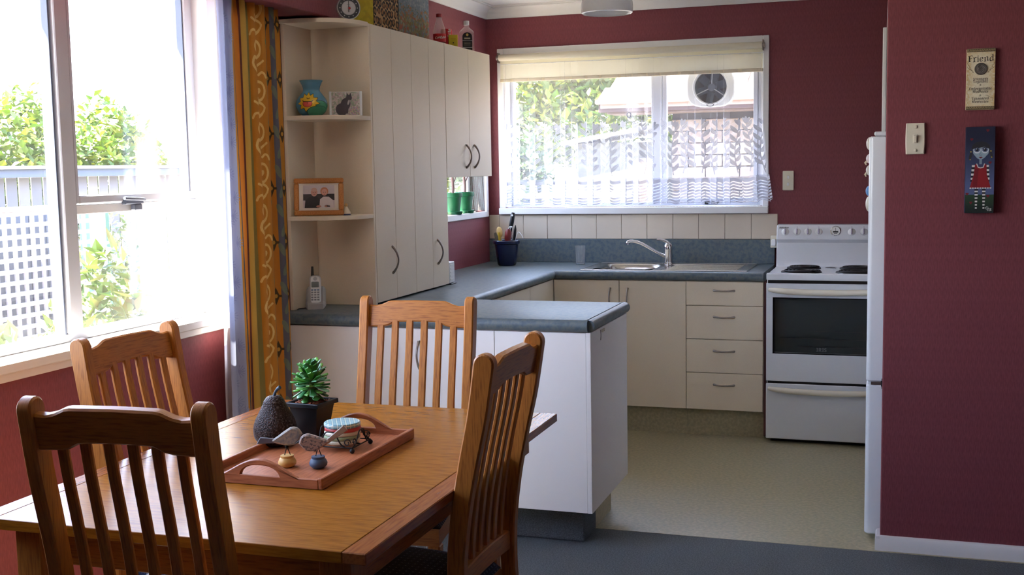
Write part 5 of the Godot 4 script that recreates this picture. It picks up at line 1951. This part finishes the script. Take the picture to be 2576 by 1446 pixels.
	lathe(f, [Vector2(0.006, 0), Vector2(0.006, 0.001), Vector2(0, 0.0012)], 12, at(V(0.0425, 0.284, 0.013), 0, PI / 2))
	obj("hanging_eye", f, M.white, u)
	u = ut.call("wooden_spoon", "pale wooden spoon leaning left in the navy crock")
	f = ms(false)
	tube(f, [V(-0.012, 0.008, 0.015), V(-0.034, 0.16, 0.015)], 0.005, 8)
	obj("stem", f, mat(rgb(222, 196, 130), 0.6), u)
	f = ms(false)
	lathe(f, ball(0.024, 0.0), 16, Transform3D(Basis(V(0.8, 0.1, 0), V(-0.2, 1.35, 0), V(0, 0, 0.35)), V(-0.038, 0.185, 0.015)))
	obj("bowl", f, mat(rgb(226, 200, 138), 0.6), u)
	u = ut.call("yellow_scraper", "yellow-handled utensil low at the left of the navy crock")
	f = ms(false)
	tube(f, [V(-0.01, 0.008, 0.03), V(-0.03, 0.12, 0.034), V(-0.036, 0.185, 0.034)], [0.005, 0.007, 0.008], 8)
	obj("grip", f, mat(rgb(222, 196, 70), 0.5), u)
	u = ut.call("egg_slice", "grey flat utensil at the far left of the navy crock")
	f = ms(false)
	tube(f, [V(-0.02, 0.008, 0.0), V(-0.045, 0.15, 0.01)], 0.004, 8)
	obj("stem", f, M.pewter, u)
	f = ms()
	extrude(f, rrect(-0.02, 0.0, 0.02, 0.05, 0.01), -0.002, 0.002, at(V(-0.05, 0.135, 0.0), 0, 0, 0.2))
	obj("blade", f, mat(rgb(120, 116, 104), 0.5), u)
	u = ut.call("red_utensil", "dark red handled utensil at the front of the navy crock")
	f = ms(false)
	tube(f, [V(0.012, 0.008, 0.03), V(0.02, 0.13, 0.036)], 0.006, 8)
	obj("stem", f, M.chrome, u)
	f = ms(false)
	tube(f, [V(0.02, 0.12, 0.036), V(0.02, 0.15, 0.036), V(0.024, 0.185, 0.036), V(0.026, 0.205, 0.036)], [0.014, 0.02, 0.02, 0.01], 12)
	obj("grip", f, mat(rgb(120, 36, 34), 0.4), u)
	u = ut.call("whisk", "wire whisk with looped head in the navy crock")
	f = ms(false)
	tube(f, [V(0.03, 0.008, 0.01), V(0.036, 0.14, 0.02)], 0.005, 8)
	obj("handle", f, M.chrome, u)
	f = ms(false)
	for k in 4:
		var e := Basis(Vector3.UP, PI * k / 4)
		var pts := []
		for q in 17:
			var a := PI * q / 16
			pts.append(V(0.036, 0.14, 0.02) + e * V(cos(a) * 0.02 * sin(a) * 1.6 if q % 16 else 0.0, sin(a) * 0.08, 0))
		tube(f, pts, 0.0012, 5)
	obj("loop", f, M.chrome, u)
	u = ut.call("kitchen_knife", "dark pointed utensil at the right of the navy crock")
	f = ms(false)
	tube(f, [V(0.03, 0.008, -0.005), V(0.046, 0.13, -0.005), V(0.054, 0.2, -0.005), V(0.056, 0.225, -0.005)], [0.006, 0.009, 0.008, 0.002], 8)
	obj("grip", f, M.black, u)
	u = ut.call("fork", "bent wire utensil leaning right over the navy crock's rim")
	f = ms(false)
	tube(f, curve([V(0.03, 0.01, 0.02), V(0.062, 0.14, 0.02), V(0.08, 0.185, 0.022), V(0.1, 0.175, 0.03), V(0.118, 0.15, 0.04)], 4), 0.0018, 6)
	obj("wire", f, M.white, u)

	# the fan's cord, along the worktop to the socket by the stove
	var cd := thing("fan_cord", "white cord hanging from the fan across the worktop to the socket by the stove", "cord", V(1.17, 0.9, 0.03))
	o = -cd.position
	f = ms(false)
	tube(f, curve([V(1.2, 1.82, -0.06), V(1.18, 1.763, 0.05), V(1.171, 1.465, 0.062), V(1.165, 1.25, 0.064), V(1.162, 1.2, 0.044), V(1.161, 1.046, 0.03), V(1.17, 1.0, 0.028), V(1.2, 0.955, 0.03), V(1.26, 0.915, 0.034), V(1.34, 0.909, 0.04), V(1.44, 0.9085, 0.036), V(1.56, 0.909, 0.042), V(1.66, 0.908, 0.05), V(1.716, 0.925, 0.07), V(1.742, 0.965, 0.068), V(1.742, 1.0, 0.06), V(1.733, 1.015, 0.05)], 6), 0.0042, 8)
	obj("flex", f, M.white, cd)
	f = ms()
	bx(f, V(1.722, 1.008, 0.036) + o, V(1.746, 1.045, 0.062) + o, 0.004)
	obj("plug", f, M.white, cd)
	var so := thing("power_socket", "cream power socket on the upstand at the end of the tiles, beside the stove", "socket", V(1.735, 1.03, 0.0145))
	obj("faceplate", box(V(-0.02, -0.035, 0), V(0.018, 0.035, 0.02), 0.003), M.plate, so)
	# flat brass-coloured plate with a string on the peninsula's end
	var hk := thing("hook_plate", "small cream hook plate with a hanging string high on the peninsula's end panel", "hook", V(1.3165, 0.838, 2.415))
	obj("plate", box(V(0, -0.006, -0.018), V(0.006, 0.006, 0.018), 0.0015), M.plate, hk)
	obj("screw", bx(ms(), V(0.006, -0.002, -0.002), V(0.0075, 0.002, 0.002)), M.pewter, hk)
	f = ms(false)
	tube(f, curve([V(0.004, 0.008, 0.05), V(0.006, -0.012, 0.052), V(0.005, -0.032, 0.053)], 4), 0.0014, 6)
	obj("string", f, M.pewter, hk)
	# white appliance edge just past the pantry
	var bxx := thing("white_box", "small white ribbed box half hidden past the pantry's far edge on the worktop", "box", V(0.24, 0.9005, 1.38))
	obj("body", box(V(-0.06, 0.006, -0.04), V(0.042, 0.112, 0.03), 0.003), M.white, bxx)
	obj("base", box(V(-0.062, 0.0, -0.042), V(0.05, 0.006, 0.032), 0.001), M.black, bxx)
	for k in 5:
		obj("rib", box(V(0.042, 0.02 + k * 0.018, -0.03), V(0.044, 0.028 + k * 0.018, 0.02), 0.0005), M.white, bxx)

	# two pot plants on the small window's sill
	for k in 2:
		var z: float = [0.352, 0.545][k]
		var p := thing("pot_plant", ["thick-stemmed plant in a green pot on the small window's sill, nearer the corner", "green pot half hidden by the pantry on the small window's sill"][k], "plant", V(-0.03, 1.2155, z), 0.0, "pots on the small window's sill")
		f = ms(false)
		lathe(f, [Vector2(0, 0), Vector2(0.052, 0), Vector2(0.058, 0.016), Vector2(0.054, 0.018), Vector2(0.0, 0.004)], 24)
		obj("saucer", f, M.plant_pot, p)
		f = ms(false)
		lathe(f, [Vector2(0.0, 0.006), Vector2(0.04, 0.006), Vector2(0.05, 0.098), Vector2(0.057, 0.1), Vector2(0.058, 0.124), Vector2(0.052, 0.124), Vector2(0.05, 0.112), Vector2(0, 0.112)], 28)
		obj("pot", f, M.plant_pot, p)
		f = ms(false)
		tube(f, curve([V(0, 0.1, 0), V(0.003, 0.16, -0.004), V(0.0, 0.24, 0.004), V(0.004, 0.34, 0)], 4), 0.0085, 8)
		tube(f, curve([V(0.0, 0.17, 0), V(0.008, 0.2, -0.02), V(0.012, 0.24, -0.04)], 4), 0.004, 6)
		obj("stem", f, mat(rgb(120, 92, 88), 0.7), p)
		f = ms()
		for q in 14:
			var a: float = q * 2.4
			var c0 := V(0.004, 0.3 + q * 0.02, 0)
			var d := V(cos(a), 0.5, sin(a)).normalized()
			var sd := d.cross(Vector3.UP).normalized()
			if k == 0 or q < 9:
				quad(f, c0, c0 + d * 0.05 + sd * 0.02, c0 + d * 0.09, c0 + d * 0.05 - sd * 0.02, Vector3.UP)
		obj("foliage", f, mat(rgb(60, 120, 60), 0.5), p)

# ---------------------------------------------------------------- things on the walls, and the lamp
func build_wall_things() -> void:
	var sp := thing("light_switch", "cream light switch plate with two screw caps on the red partition wall", "switch", V(2.4635, 1.556, 2.2715))
	var f := ms()
	var p := []
	for k in 9:
		var t := k / 8.0 * 2 - 1
		p.append(Vector2(0.034 - 0.002 * t * t, t * 0.0565))
	for k in 9:
		var t := 1 - k / 8.0 * 2
		p.append(Vector2(-0.034 + 0.002 * t * t, t * 0.0565))
	extrude(f, p, 0.0, 0.011, Transform3D(), 0.003)
	obj("faceplate", f, M.plate, sp)
	for s in [-1, 1]:
		f = ms(false)
		lathe(f, [Vector2(0.006, 0), Vector2(0.006, 0.003), Vector2(0.004, 0.005), Vector2(0, 0.005)], 14, at(V(0.001, s * 0.042, 0.0108), 0, PI / 2))
		obj("screw_cap", f, M.plate, sp)
	obj("surround", box(V(-0.0085, -0.0165, 0.011), V(0.0085, 0.0165, 0.0125), 0.001), M.plate, sp)
	f = ms()
	bx(f, V(-0.006, -0.013, 0.0), V(0.006, 0.013, 0.009), 0.002, at(V(0, 0, 0.012), 0, 0.2))
	obj("rocker", f, M.plate, sp)
	sp = thing("light_switch", "cream switch plate on the red wall right of the kitchen window, above the stove", "switch", V(1.8095, 1.3765, 0.0005))
	obj("faceplate", box(V(-0.031, -0.055, 0.0), V(0.031, 0.055, 0.01), 0.003), M.plate, sp)
	for y in [-0.02, 0.02]:
		obj("rocker", box(V(-0.006, y - 0.009, 0.01), V(0.006, y + 0.009, 0.015), 0.0015), M.white, sp)

	# plaque
	var W := 0.096
	var H := 0.216
	var pq := thing("friend_plaque", "cream plaque reading Friend with verses and a round medallion, on the red partition wall", "plaque", V(2.6805, 1.6535, 2.2715))
	obj("board", box(V(-W / 2, 0, 0), V(W / 2, H, 0.014), 0.002), mat(rgb(206, 190, 150), 0.7), pq)
	var im := canvas(192, 432, rgb(228, 216, 186))
	for k in 900:
		var x := rng.randf() * 192
		var y := rng.randf() * 432
		var d := minf(minf(x, 192 - x), minf(y, 432 - y)) / 60.0
		ell(im, x, y, 6, 6, rgb(212, 182, 124).lerp(rgb(234, 224, 196), clampf(d + rng.randf() * 0.3, 0, 1)))
	for yy in [0, 410]:
		im.fill_rect(Rect2i(0, yy, 192, 22), rgb(88, 74, 52))
		for k in 12:
			var c := Vector2(8 + k * 16, yy + 11)
			stroke(im, [c + Vector2(-7, 5), c + Vector2(-4, -5), c + Vector2(3, -5), c + Vector2(4, 3), c + Vector2(0, 3)], 1.4, rgb(186, 166, 122))
	for s in [[0, 1], [192, -1]]:
		for k in 2:
			var q := []
			for i in 9:
				q.append(Vector2(s[0] + s[1] * (4 + i * 5.5), 100 + k * 28 + i * 9 * (1 - k * 0.5) + (5 if i % 2 else -3)))
			stroke(im, q, 1.1, rgb(120, 100, 70))
	stroke(im, [Vector2(130, 330), Vector2(150, 336), Vector2(165, 346), Vector2(182, 352), Vector2(178, 370)], 1.1, rgb(120, 100, 70))
	obj("painted_face", face(V(-W / 2 + 0.001, H - 0.001, 0.0143), V(W - 0.002, 0, 0), V(0, -H + 0.002, 0)), printed(im, 0.75), pq)
	var ink := mat(rgb(54, 42, 34), 0.7)
	for r in [["Friend", 0.0275, 0.168], ["Journeys", 0.0118, 0.104], ["Together", 0.0118, 0.0945], ["&", 0.0085, 0.0835], ["Unforgettable", 0.0118, 0.0695], ["Moments", 0.0118, 0.059], ["&", 0.0085, 0.047], ["Treasured", 0.0118, 0.0345], ["Memories", 0.0118, 0.0235]]:
		letters("lettering", r[0], r[1], at(V(0.0, r[2] + r[1] * 0.35, 0.0146)), ink, pq, font_script(false))
	f = ms(false)
	lathe(f, [Vector2(0.0215, 0.0), Vector2(0.0215, 0.003), Vector2(0.0195, 0.005), Vector2(0.018, 0.0035), Vector2(0.0, 0.0038)], 28, at(V(0.0, 0.144, 0.0142), 0, PI / 2))
	var pew := mat(rgb(110, 104, 98), 0.45, 0.5)
	var md := obj("medallion", f, pew, pq)
	f = ms(false)
	for k in 3:
		var e := TAU * k / 3
		var q := []
		for i in 22:
			var a := e + i / 21.0 * TAU * 0.8
			var r := 0.014 - 0.011 * i / 21.0
			q.append(V(cos(a) * r, 0.144 + sin(a) * r, 0.0182))
		tube(f, q, 0.0011, 5)
	obj("knot", f, mat(rgb(160, 154, 146), 0.4, 0.5), md)

	build_girl_painting()

	# opal shade under the kitchen ceiling
	var L := thing("ceiling_lamp", "white opal dome shade hanging from the kitchen ceiling", "lamp", V(1.051, 2.212, 1.2))
	var opal := mat(rgb(236, 236, 238), 0.15)
	opal.cull_mode = BaseMaterial3D.CULL_DISABLED
	opal.backlight_enabled = true
	opal.backlight = Color(0.35, 0.35, 0.36)
	f = ms(false)
	var pr := [Vector2(0.118, 0.0), Vector2(0.124, 0.004), Vector2(0.126, 0.02)]
	for k in range(1, 12):
		var a := PI / 2 * k / 11
		pr.append(Vector2(0.03 + 0.0965 * pow(cos(a), 0.8), 0.02 + 0.125 * sin(a)))
	lathe(f, pr, 44)
	lathe(f, [Vector2(0.028, 0.141), Vector2(0.075, 0.118), Vector2(0.108, 0.07), Vector2(0.121, 0.02), Vector2(0.118, 0.0)], 44)
	obj("shade", f, opal, L)
	f = ms(false)
	lathe(f, [Vector2(0.032, 0.14), Vector2(0.036, 0.15), Vector2(0.036, 0.2), Vector2(0.02, 0.215), Vector2(0.006, 0.238)], 24)
	obj("gallery", f, M.white, L)
	f = ms(false)
	lathe(f, [Vector2(0.0, 0.03)] + [Vector2(0.02, 0.034), Vector2(0.03, 0.056), Vector2(0.026, 0.08), Vector2(0.014, 0.1), Vector2(0.014, 0.14)], 20)
	obj("bulb", f, mat(rgb(232, 232, 230), 0.3), L)

func build_girl_painting() -> void:
	var W := 0.098
	var H := 0.308
	var t := thing("girl_painting", "narrow dark canvas of a big-eyed girl in red dress and striped stockings, below plaque", "painting", V(2.684, 1.2845, 2.2715))
	var im := canvas(196, 616, rgb(40, 44, 80))
	for y in 616:
		var c := rgb(32, 36, 62).lerp(rgb(88, 102, 144), clampf((y - 90) / 330.0, 0, 1))
		if y > 484:
			c = rgb(44, 74, 46).lerp(rgb(24, 36, 32), clampf((y - 484) / 110.0, 0, 1))
		im.fill_rect(Rect2i(0, y, 196, 1), c)
	var red := rgb(146, 24, 34)
	for h in [[146, 22], [38, 84], [166, 252], [14, 476], [156, 492], [40, 540]]:
		ell(im, h[0] - 5, h[1], 6, 6, rgb(120, 24, 36))
		ell(im, h[0] + 5, h[1], 6, 6, rgb(120, 24, 36))
		pol(im, [Vector2(h[0] - 11, h[1] + 2), Vector2(h[0] + 11, h[1] + 2), Vector2(h[0], h[1] + 15)], rgb(120, 24, 36))
	var hair := rgb(44, 42, 48)
	var skin := rgb(150, 170, 184)
	# plaits, hair, face
	ell(im, 32, 206, 10, 26, hair, 0.3)
	ell(im, 172, 196, 10, 26, hair, -0.3)
	ell(im, 34, 176, 5, 4, rgb(206, 176, 60))
	ell(im, 170, 172, 5, 4, rgb(206, 176, 60))
	ell(im, 30, 232, 4, 4, rgb(206, 176, 60))
	ell(im, 176, 216, 4, 4, rgb(206, 176, 60))
	ell(im, 102, 148, 62, 46, hair)
	pol(im, [Vector2(46, 160), Vector2(56, 138), Vector2(104, 122), Vector2(150, 138), Vector2(158, 160), Vector2(152, 190), Vector2(128, 220), Vector2(102, 236), Vector2(76, 222), Vector2(52, 192)], skin)
	ell(im, 102, 176, 54, 40, skin)
	pol(im, [Vector2(44, 160), Vector2(60, 128), Vector2(104, 112), Vector2(146, 126), Vector2(160, 158), Vector2(132, 140), Vector2(98, 146), Vector2(70, 142)], hair)
	for e in [76, 130]:
		ell(im, e, 166, 24, 22, rgb(214, 220, 224))
		ell(im, e, 162, 19, 16, rgb(90, 100, 130))
		ell(im, e, 162, 10, 11, rgb(24, 24, 34))
		ell(im, e - 4, 156, 3, 3, rgb(226, 230, 232))
		stroke(im, [Vector2(e - 20, 152), Vector2(e, 143), Vector2(e + 20, 150)], 2.4, rgb(30, 28, 34))
	stroke(im, [Vector2(98, 186), Vector2(94, 200), Vector2(102, 203), Vector2(110, 199)], 1.6, rgb(96, 112, 126))
	pol(im, [Vector2(88, 216), Vector2(97, 211), Vector2(102, 213), Vector2(107, 211), Vector2(116, 216), Vector2(102, 225)], rgb(110, 22, 34))
	# neck, sleeves, dress
	im.fill_rect(Rect2i(93, 232, 18, 34), rgb(132, 152, 166))
	for s in [[52, -1], [150, 1]]:
		for k in 8:
			var x: float = s[0] + s[1] * (k * 1.5 - 2)
			im.fill_rect(Rect2i(int(x) - 11 + k / 2, 272 + k * 15, 22 - k, 15), rgb(232, 230, 226) if k % 2 == 0 else rgb(26, 24, 30))
	pol(im, [Vector2(64, 268), Vector2(76, 262), Vector2(84, 286), Vector2(120, 286), Vector2(128, 262), Vector2(142, 268), Vector2(146, 340), Vector2(174, 436), Vector2(30, 436), Vector2(56, 340)], red)
	pol(im, [Vector2(64, 300), Vector2(90, 300), Vector2(80, 430), Vector2(48, 430)], rgb(122, 18, 30))
	stroke(im, [Vector2(76, 264), Vector2(86, 288), Vector2(102, 292), Vector2(120, 288), Vector2(128, 264)], 3.4, rgb(226, 222, 216))
	for k in 9:
		ell(im, 36 + k * 17, 437, 7, 5, rgb(222, 220, 214))
	# striped stockings
	for s in [[76, 0], [128, 1]]:
		for k in 12:
			var wd := 24 - k
			im.fill_rect(Rect2i(s[0] - wd / 2, 444 + k * 12, wd, 12), rgb(226, 224, 220) if k % 2 else rgb(24, 22, 26))
		ell(im, s[0], 592, 9, 6, rgb(20, 18, 22))
	# painter's monogram
	stroke(im, [Vector2(148, 590), Vector2(142, 580), Vector2(150, 572), Vector2(160, 576)], 2.2, rgb(206, 210, 206))
	stroke(im, [Vector2(156, 602), Vector2(156, 584), Vector2(166, 584), Vector2(166, 602)], 2.2, rgb(206, 210, 206))
	stroke(im, [Vector2(172, 584), Vector2(180, 586), Vector2(174, 593), Vector2(182, 597), Vector2(172, 602)], 2.2, rgb(206, 210, 206))
	obj("canvas", box(V(-W / 2, 0, 0), V(W / 2, H, 0.03), 0.002), mat(rgb(38, 42, 72), 0.7), t)
	obj("picture", face(V(-W / 2 + 0.001, H - 0.001, 0.0303), V(W - 0.002, 0, 0), V(0, -H + 0.002, 0)), printed(im, 0.6), t)

# ---------------------------------------------------------------- outdoors
func leaf_mesh(l: float, w: float) -> Mesh:
	var st := ms()
	var p := [V(0, 0, 0), V(w, l * 0.12, l * 0.45), V(0, l * 0.05, l), V(-w, l * 0.12, l * 0.45), V(0, -l * 0.02, l * 0.5)]
	for q in [[0, 1, 4], [1, 2, 4], [2, 3, 4], [3, 0, 4]]:
		tri(st, p[q[0]], p[q[1]], p[q[2]], Vector3.UP)
	st.generate_normals()
	return st.commit()

func foliage(called: String, parent: Node, blobs: Array, n: int, leaf: Mesh, cols: Array) -> void:
	var mm := MultiMesh.new()
	mm.transform_format = MultiMesh.TRANSFORM_3D
	mm.use_colors = true
	mm.mesh = leaf
	mm.instance_count = n
	var total := 0.0
	for b in blobs:
		total += pow(b[1].x * b[1].y * b[1].z, 0.67)
	var i := 0
	for k in n:
		var r := rng.randf() * total
		var b: Array = blobs[-1]
		for q in blobs:
			r -= pow(q[1].x * q[1].y * q[1].z, 0.67)
			if r <= 0:
				b = q
				break
		var d := V(rng.randfn(), rng.randfn(), rng.randfn()).normalized()
		var p: Vector3 = b[0] + d * b[1] * pow(rng.randf(), 0.22)
		var t := Transform3D(Basis.from_euler(V(rng.randf_range(-1.2, 0.6), rng.randf() * TAU, rng.randf_range(-0.6, 0.6))) * rng.randf_range(0.7, 1.3), p)
		mm.set_instance_transform(k, t)
		var c: Color = cols[rng.randi() % cols.size()]
		mm.set_instance_color(k, c * rng.randf_range(0.8, 1.2))
	var o := MultiMeshInstance3D.new()
	o.name = numbered(called, parent)
	o.multimesh = mm
	var m := mat(Color.WHITE, 0.6)
	m.vertex_color_use_as_albedo = true
	m.backlight_enabled = true
	m.backlight = Color(0.5, 0.55, 0.3)
	o.material_override = m
	parent.add_child(o, true)
	stuff(o)

func build_outside() -> void:
	var f := ms()
	bx(f, V(-16, -0.5, -22), V(8, -0.15, 14))
	struct("ground", f, mat(rgb(150, 146, 134), 0.9))
	f = ms()
	bx(f, V(-1.5, -0.16, -0.5), V(-0.14, -0.13, 9.0))
	struct("ground", f, mat(rgb(214, 208, 198), 0.9))  # pale strip added by the house to bounce light up into the room
	var G := -0.15
	var white := mat(rgb(150, 153, 160), 0.7)
	var slate := mat(rgb(72, 86, 108), 0.8)
	# --- lattice panel across the lawn
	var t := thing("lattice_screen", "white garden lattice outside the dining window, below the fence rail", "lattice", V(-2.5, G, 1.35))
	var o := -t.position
	for k in 20:
		obj("slat", box(V(-2.5, 1.245 - k * 0.067, 0.54) + o, V(-2.488, 1.27 - k * 0.067, 2.3) + o, 0.001), white, t)
	for k in 23:
		obj("upright", box(V(-2.514, G, 0.56 + k * 0.077) + o, V(-2.501, 1.27, 0.586 + k * 0.077) + o, 0.001), white, t)
	for k in 12:  # dark boards added so that the lattice gaps look shaded
		obj("gap_shade_board", box(V(-2.66, G, 0.55 + k * 0.146) + o, V(-2.64, 1.25, 0.692 + k * 0.146) + o, 0.003), mat(rgb(58, 70, 86), 0.9), t)
	obj("cap_rail", box(V(-2.53, 1.272, 0.52) + o, V(-2.47, 1.3, 2.32) + o, 0.003), white, t)
	obj("end_post", box(V(-2.54, G, 0.48) + o, V(-2.47, 1.3, 0.54) + o, 0.003), white, t)
	# --- green post at its end
	t = thing("green_post", "dark green square post beside the end of the white lattice", "post", V(-2.7, G, 0.3))
	obj("post", box(V(-0.06, 0, -0.08), V(0.06, 1.42, 0.08), 0.006), mat(rgb(42, 84, 74), 0.6), t)
	obj("cap", box(V(-0.07, 1.42, -0.09), V(0.07, 1.45, 0.09), 0.004), mat(rgb(48, 92, 82), 0.6), t)
	# --- paling fence behind
	t = thing("paling_fence", "pale paling fence with a blue-grey top rail behind the lattice", "fence", V(-3.9, G, 0.0))
	o = -t.position
	obj("top_rail", box(V(-3.93, 1.47, -3.0) + o, V(-3.84, 1.53, 3.2) + o, 0.004), slate, t)
	obj("cap_rail", box(V(-3.96, 1.531, -3.0) + o, V(-3.8, 1.556, 3.2) + o, 0.004), white, t)
	for k in 46:
		obj("paling", box(V(-3.95, G, -2.95 + k * 0.134) + o, V(-3.935, 1.47, -2.84 + k * 0.134) + o, 0.002), mat(rgb(84, 86, 94), 0.8) if k % 3 else mat(rgb(98, 98, 100), 0.8), t)
	# --- hedge
	t = thing("hedge", "bright yellow-green hedge rising behind the paling fence", "hedge", V(-5.2, G, -0.6))
	var blobs := []
	for k in 16:
		var z := -3.0 + k * 0.4
		blobs.append([V(rng.randf_range(-0.2, 0.2), 1.1 + 0.18 * sin(k * 1.9) + rng.randf() * 0.14, z), V(0.5, 1.05, 0.4)])
	var greens := [Color(0.1, 0.16, 0.014), Color(0.17, 0.22, 0.02), Color(0.05, 0.1, 0.012), Color(0.22, 0.24, 0.03), Color(0.08, 0.14, 0.018)]
	foliage("foliage", t, blobs, 26000, leaf_mesh(0.1, 0.034), greens)
	f = ms()
	for k in 8:
		tube(f, [V(0, 0, -2.8 + k * 0.8), V(0.05, 1.2, -2.75 + k * 0.8)], 0.03, 6)
	obj("stem", f, mat(rgb(80, 62, 46), 0.9), t)
	# --- shrub close to the window
	t = thing("garden_shrub", "light green leafy shrub just outside the dining window, in front of the lattice", "shrub", V(-1.3, G, 2.25))
	foliage("foliage", t, [[V(0, 0.72, -0.28), V(0.2, 0.58, 0.22)], [V(0.05, 0.55, 0.1), V(0.22, 0.5, 0.28)], [V(0.0, 0.46, 0.5), V(0.24, 0.5, 0.32)], [V(-0.04, 0.95, -0.22), V(0.12, 0.36, 0.14)]], 1100, leaf_mesh(0.1, 0.024), [Color(0.09, 0.16, 0.03), Color(0.14, 0.2, 0.05), Color(0.06, 0.12, 0.02), Color(0.17, 0.22, 0.08)])
	f = ms()
	for k in 7:
		tube(f, [V(0, 0, -0.2 + k * 0.1), V(rng.randf_range(-0.1, 0.1), 0.8, -0.35 + k * 0.13)], 0.008, 6)
	obj("stem", f, mat(rgb(110, 104, 70), 0.9), t)
	# pale bushes right of the lattice
	t = thing("pale_bush", "faint grey-green bush right of the green post beyond the dining window", "shrub", V(-3.1, G, -0.25))
	foliage("foliage", t, [[V(0, 0.95, 0), V(0.25, 0.5, 0.3)], [V(0.1, 0.5, 0.1), V(0.3, 0.5, 0.35)]], 1500, leaf_mesh(0.07, 0.022), [Color(0.12, 0.16, 0.1), Color(0.2, 0.23, 0.16)])

	# --- neighbour's house beyond the kitchen window
	var Z := -4.2
	t = thing("neighbour_house", "neighbour's pale block house with brown eaves and tiled roof beyond the kitchen window", "house", V(2.0, G, Z - 2.0))
	o = -t.position
	var mortar := mat(rgb(44, 38, 36), 0.9)
	obj("wall", bx(ms(), V(0.36, G, Z - 0.4) + o, V(3.4, 1.96, Z - 0.02) + o), mortar, t)
	var bl := []
	for k in 3:
		bl.append(mat([rgb(124, 112, 103), rgb(131, 120, 111), rgb(117, 104, 96)][k], 0.9))
	for row in 17:
		var y := 1.9 - row * 0.112
		var xx := 0.36 - (0.0 if row % 2 == 0 else 0.16)
		while xx < 2.6:
			var a := maxf(xx, 0.36)
			if xx + 0.31 - a > 0.03:
				obj("block", box(V(a, y - 0.104, Z - 0.03) + o, V(xx + 0.31, y, Z) + o, 0.004), bl[rng.randi() % 3], t)
			xx += 0.318
	var brown := mat(rgb(62, 42, 40), 0.7)
	obj("fascia", box(V(-0.27, 1.975, Z + 0.28) + o, V(3.6, 2.075, Z + 0.33) + o, 0.004), brown, t)
	obj("soffit", box(V(-0.2, 1.96, Z - 0.1) + o, V(3.6, 1.975, Z + 0.3) + o), mat(rgb(84, 68, 64), 0.8), t)
	obj("gutter", box(V(-0.29, 2.05, Z + 0.33) + o, V(3.6, 2.09, Z + 0.39) + o, 0.008), mat(rgb(170, 150, 142), 0.6), t)
	# hipped tiled roof: courses of single tiles
	var tm := [mat(rgb(104, 88, 82), 0.8), mat(rgb(94, 78, 72), 0.8), mat(rgb(110, 96, 90), 0.8)]
	var slope := 0.42
	obj("roof_deck", extrude(ms(), [Vector2(0, 0), Vector2(3.4, 1.43), Vector2(3.4, 1.38), Vector2(0, -0.05)], -0.25, 3.6, Transform3D(Basis(V(0, 0, -1), V(0, 1, 0), V(1, 0, 0)), V(0, 2.06, Z + 0.34) + o)), mat(rgb(140, 122, 114), 0.9), t)
	for row in 10:
		var d := row * 0.3
		var xx := -0.27 + d * 0.55
		while xx < 2.4:
			var c := V(xx, 2.075 + d * slope, Z + 0.36 - d)
			var tl := ms()
			bx(tl, V(0, 0, -0.33), V(0.29, 0.022, 0.0), 0.004, Transform3D(Basis(Vector3.RIGHT, atan(slope)), c + o))
			obj("roof_tile", tl, tm[rng.randi() % 3], t)
			xx += 0.295
	# --- garden trees beyond the kitchen window
	for r in [["broad light-green tree filling the left of the view beyond the kitchen window", V(-2.2, G, -6.2), 1.5, 2.6], ["light-green tree behind the neighbour's roof beyond the kitchen window", V(-0.4, G, -8.2), 1.5, 2.9]]:
		var tr := thing("garden_tree", r[1 - 1], "tree", r[1], 0.0, "trees beyond the kitchen window")
		f = ms(false)
		tube(f, curve([V(0, 0, 0), V(0.06, 0.8, 0), V(0.0, 1.6, 0.05)], 4), 0.09, 8)
		obj("trunk", f, mat(rgb(96, 80, 64), 0.9), tr)
		var bb := []
		for k in 12:
			bb.append([V(rng.randf_range(-1, 1) * r[2], r[3] - 1.1 + rng.randf() * 1.5, rng.randf_range(-0.6, 0.6)), V(0.6, 0.55, 0.5)])
		foliage("foliage", tr, bb, 9000, leaf_mesh(0.12, 0.04), greens)
	t = thing("dark_shrub", "darker shrub low at the left edge of the view beyond the kitchen window", "shrub", V(-1.0, G, -3.4))
	foliage("foliage", t, [[V(0.2, 1.3, 0), V(0.22, 0.6, 0.25)], [V(0.1, 0.8, 0), V(0.4, 0.7, 0.3)], [V(-0.2, 1.6, 0), V(0.3, 0.6, 0.3)]], 3200, leaf_mesh(0.09, 0.03), [Color(0.03, 0.07, 0.016), Color(0.05, 0.1, 0.022), Color(0.08, 0.13, 0.04)])
	# low white fence and a pale shed
	t = thing("garden_fence", "low white slatted fence at the bottom of the kitchen window view", "fence", V(-0.8, G, -3.2))
	o = -t.position
	for k in 14:
		obj("picket", box(V(-1.4 + k * 0.11, G, -3.2) + o, V(-1.33 + k * 0.11, 1.32, -3.18) + o, 0.002), white, t)
	obj("rail", box(V(-1.45, 1.2, -3.18) + o, V(0.2, 1.25, -3.15) + o, 0.002), white, t)
	t = thing("garden_shed", "small pale shed with a white sloping roof left of the neighbour's house", "shed", V(-0.2, G, -5.0))
	obj("wall", box(V(-0.5, 0, -0.4), V(0.4, 1.86, 0.4), 0.004), mat(rgb(100, 100, 94), 0.8), t)
	f = ms()
	extrude(f, [Vector2(-0.62, 1.84), Vector2(0.55, 2.02), Vector2(0.55, 2.06), Vector2(-0.62, 1.88)], -0.5, 0.5)
	obj("roof", f, white, t)
	obj("door", box(V(0.1, 0.0, 0.4), V(0.34, 1.7, 0.415), 0.003), mat(rgb(150, 138, 130), 0.7), t)
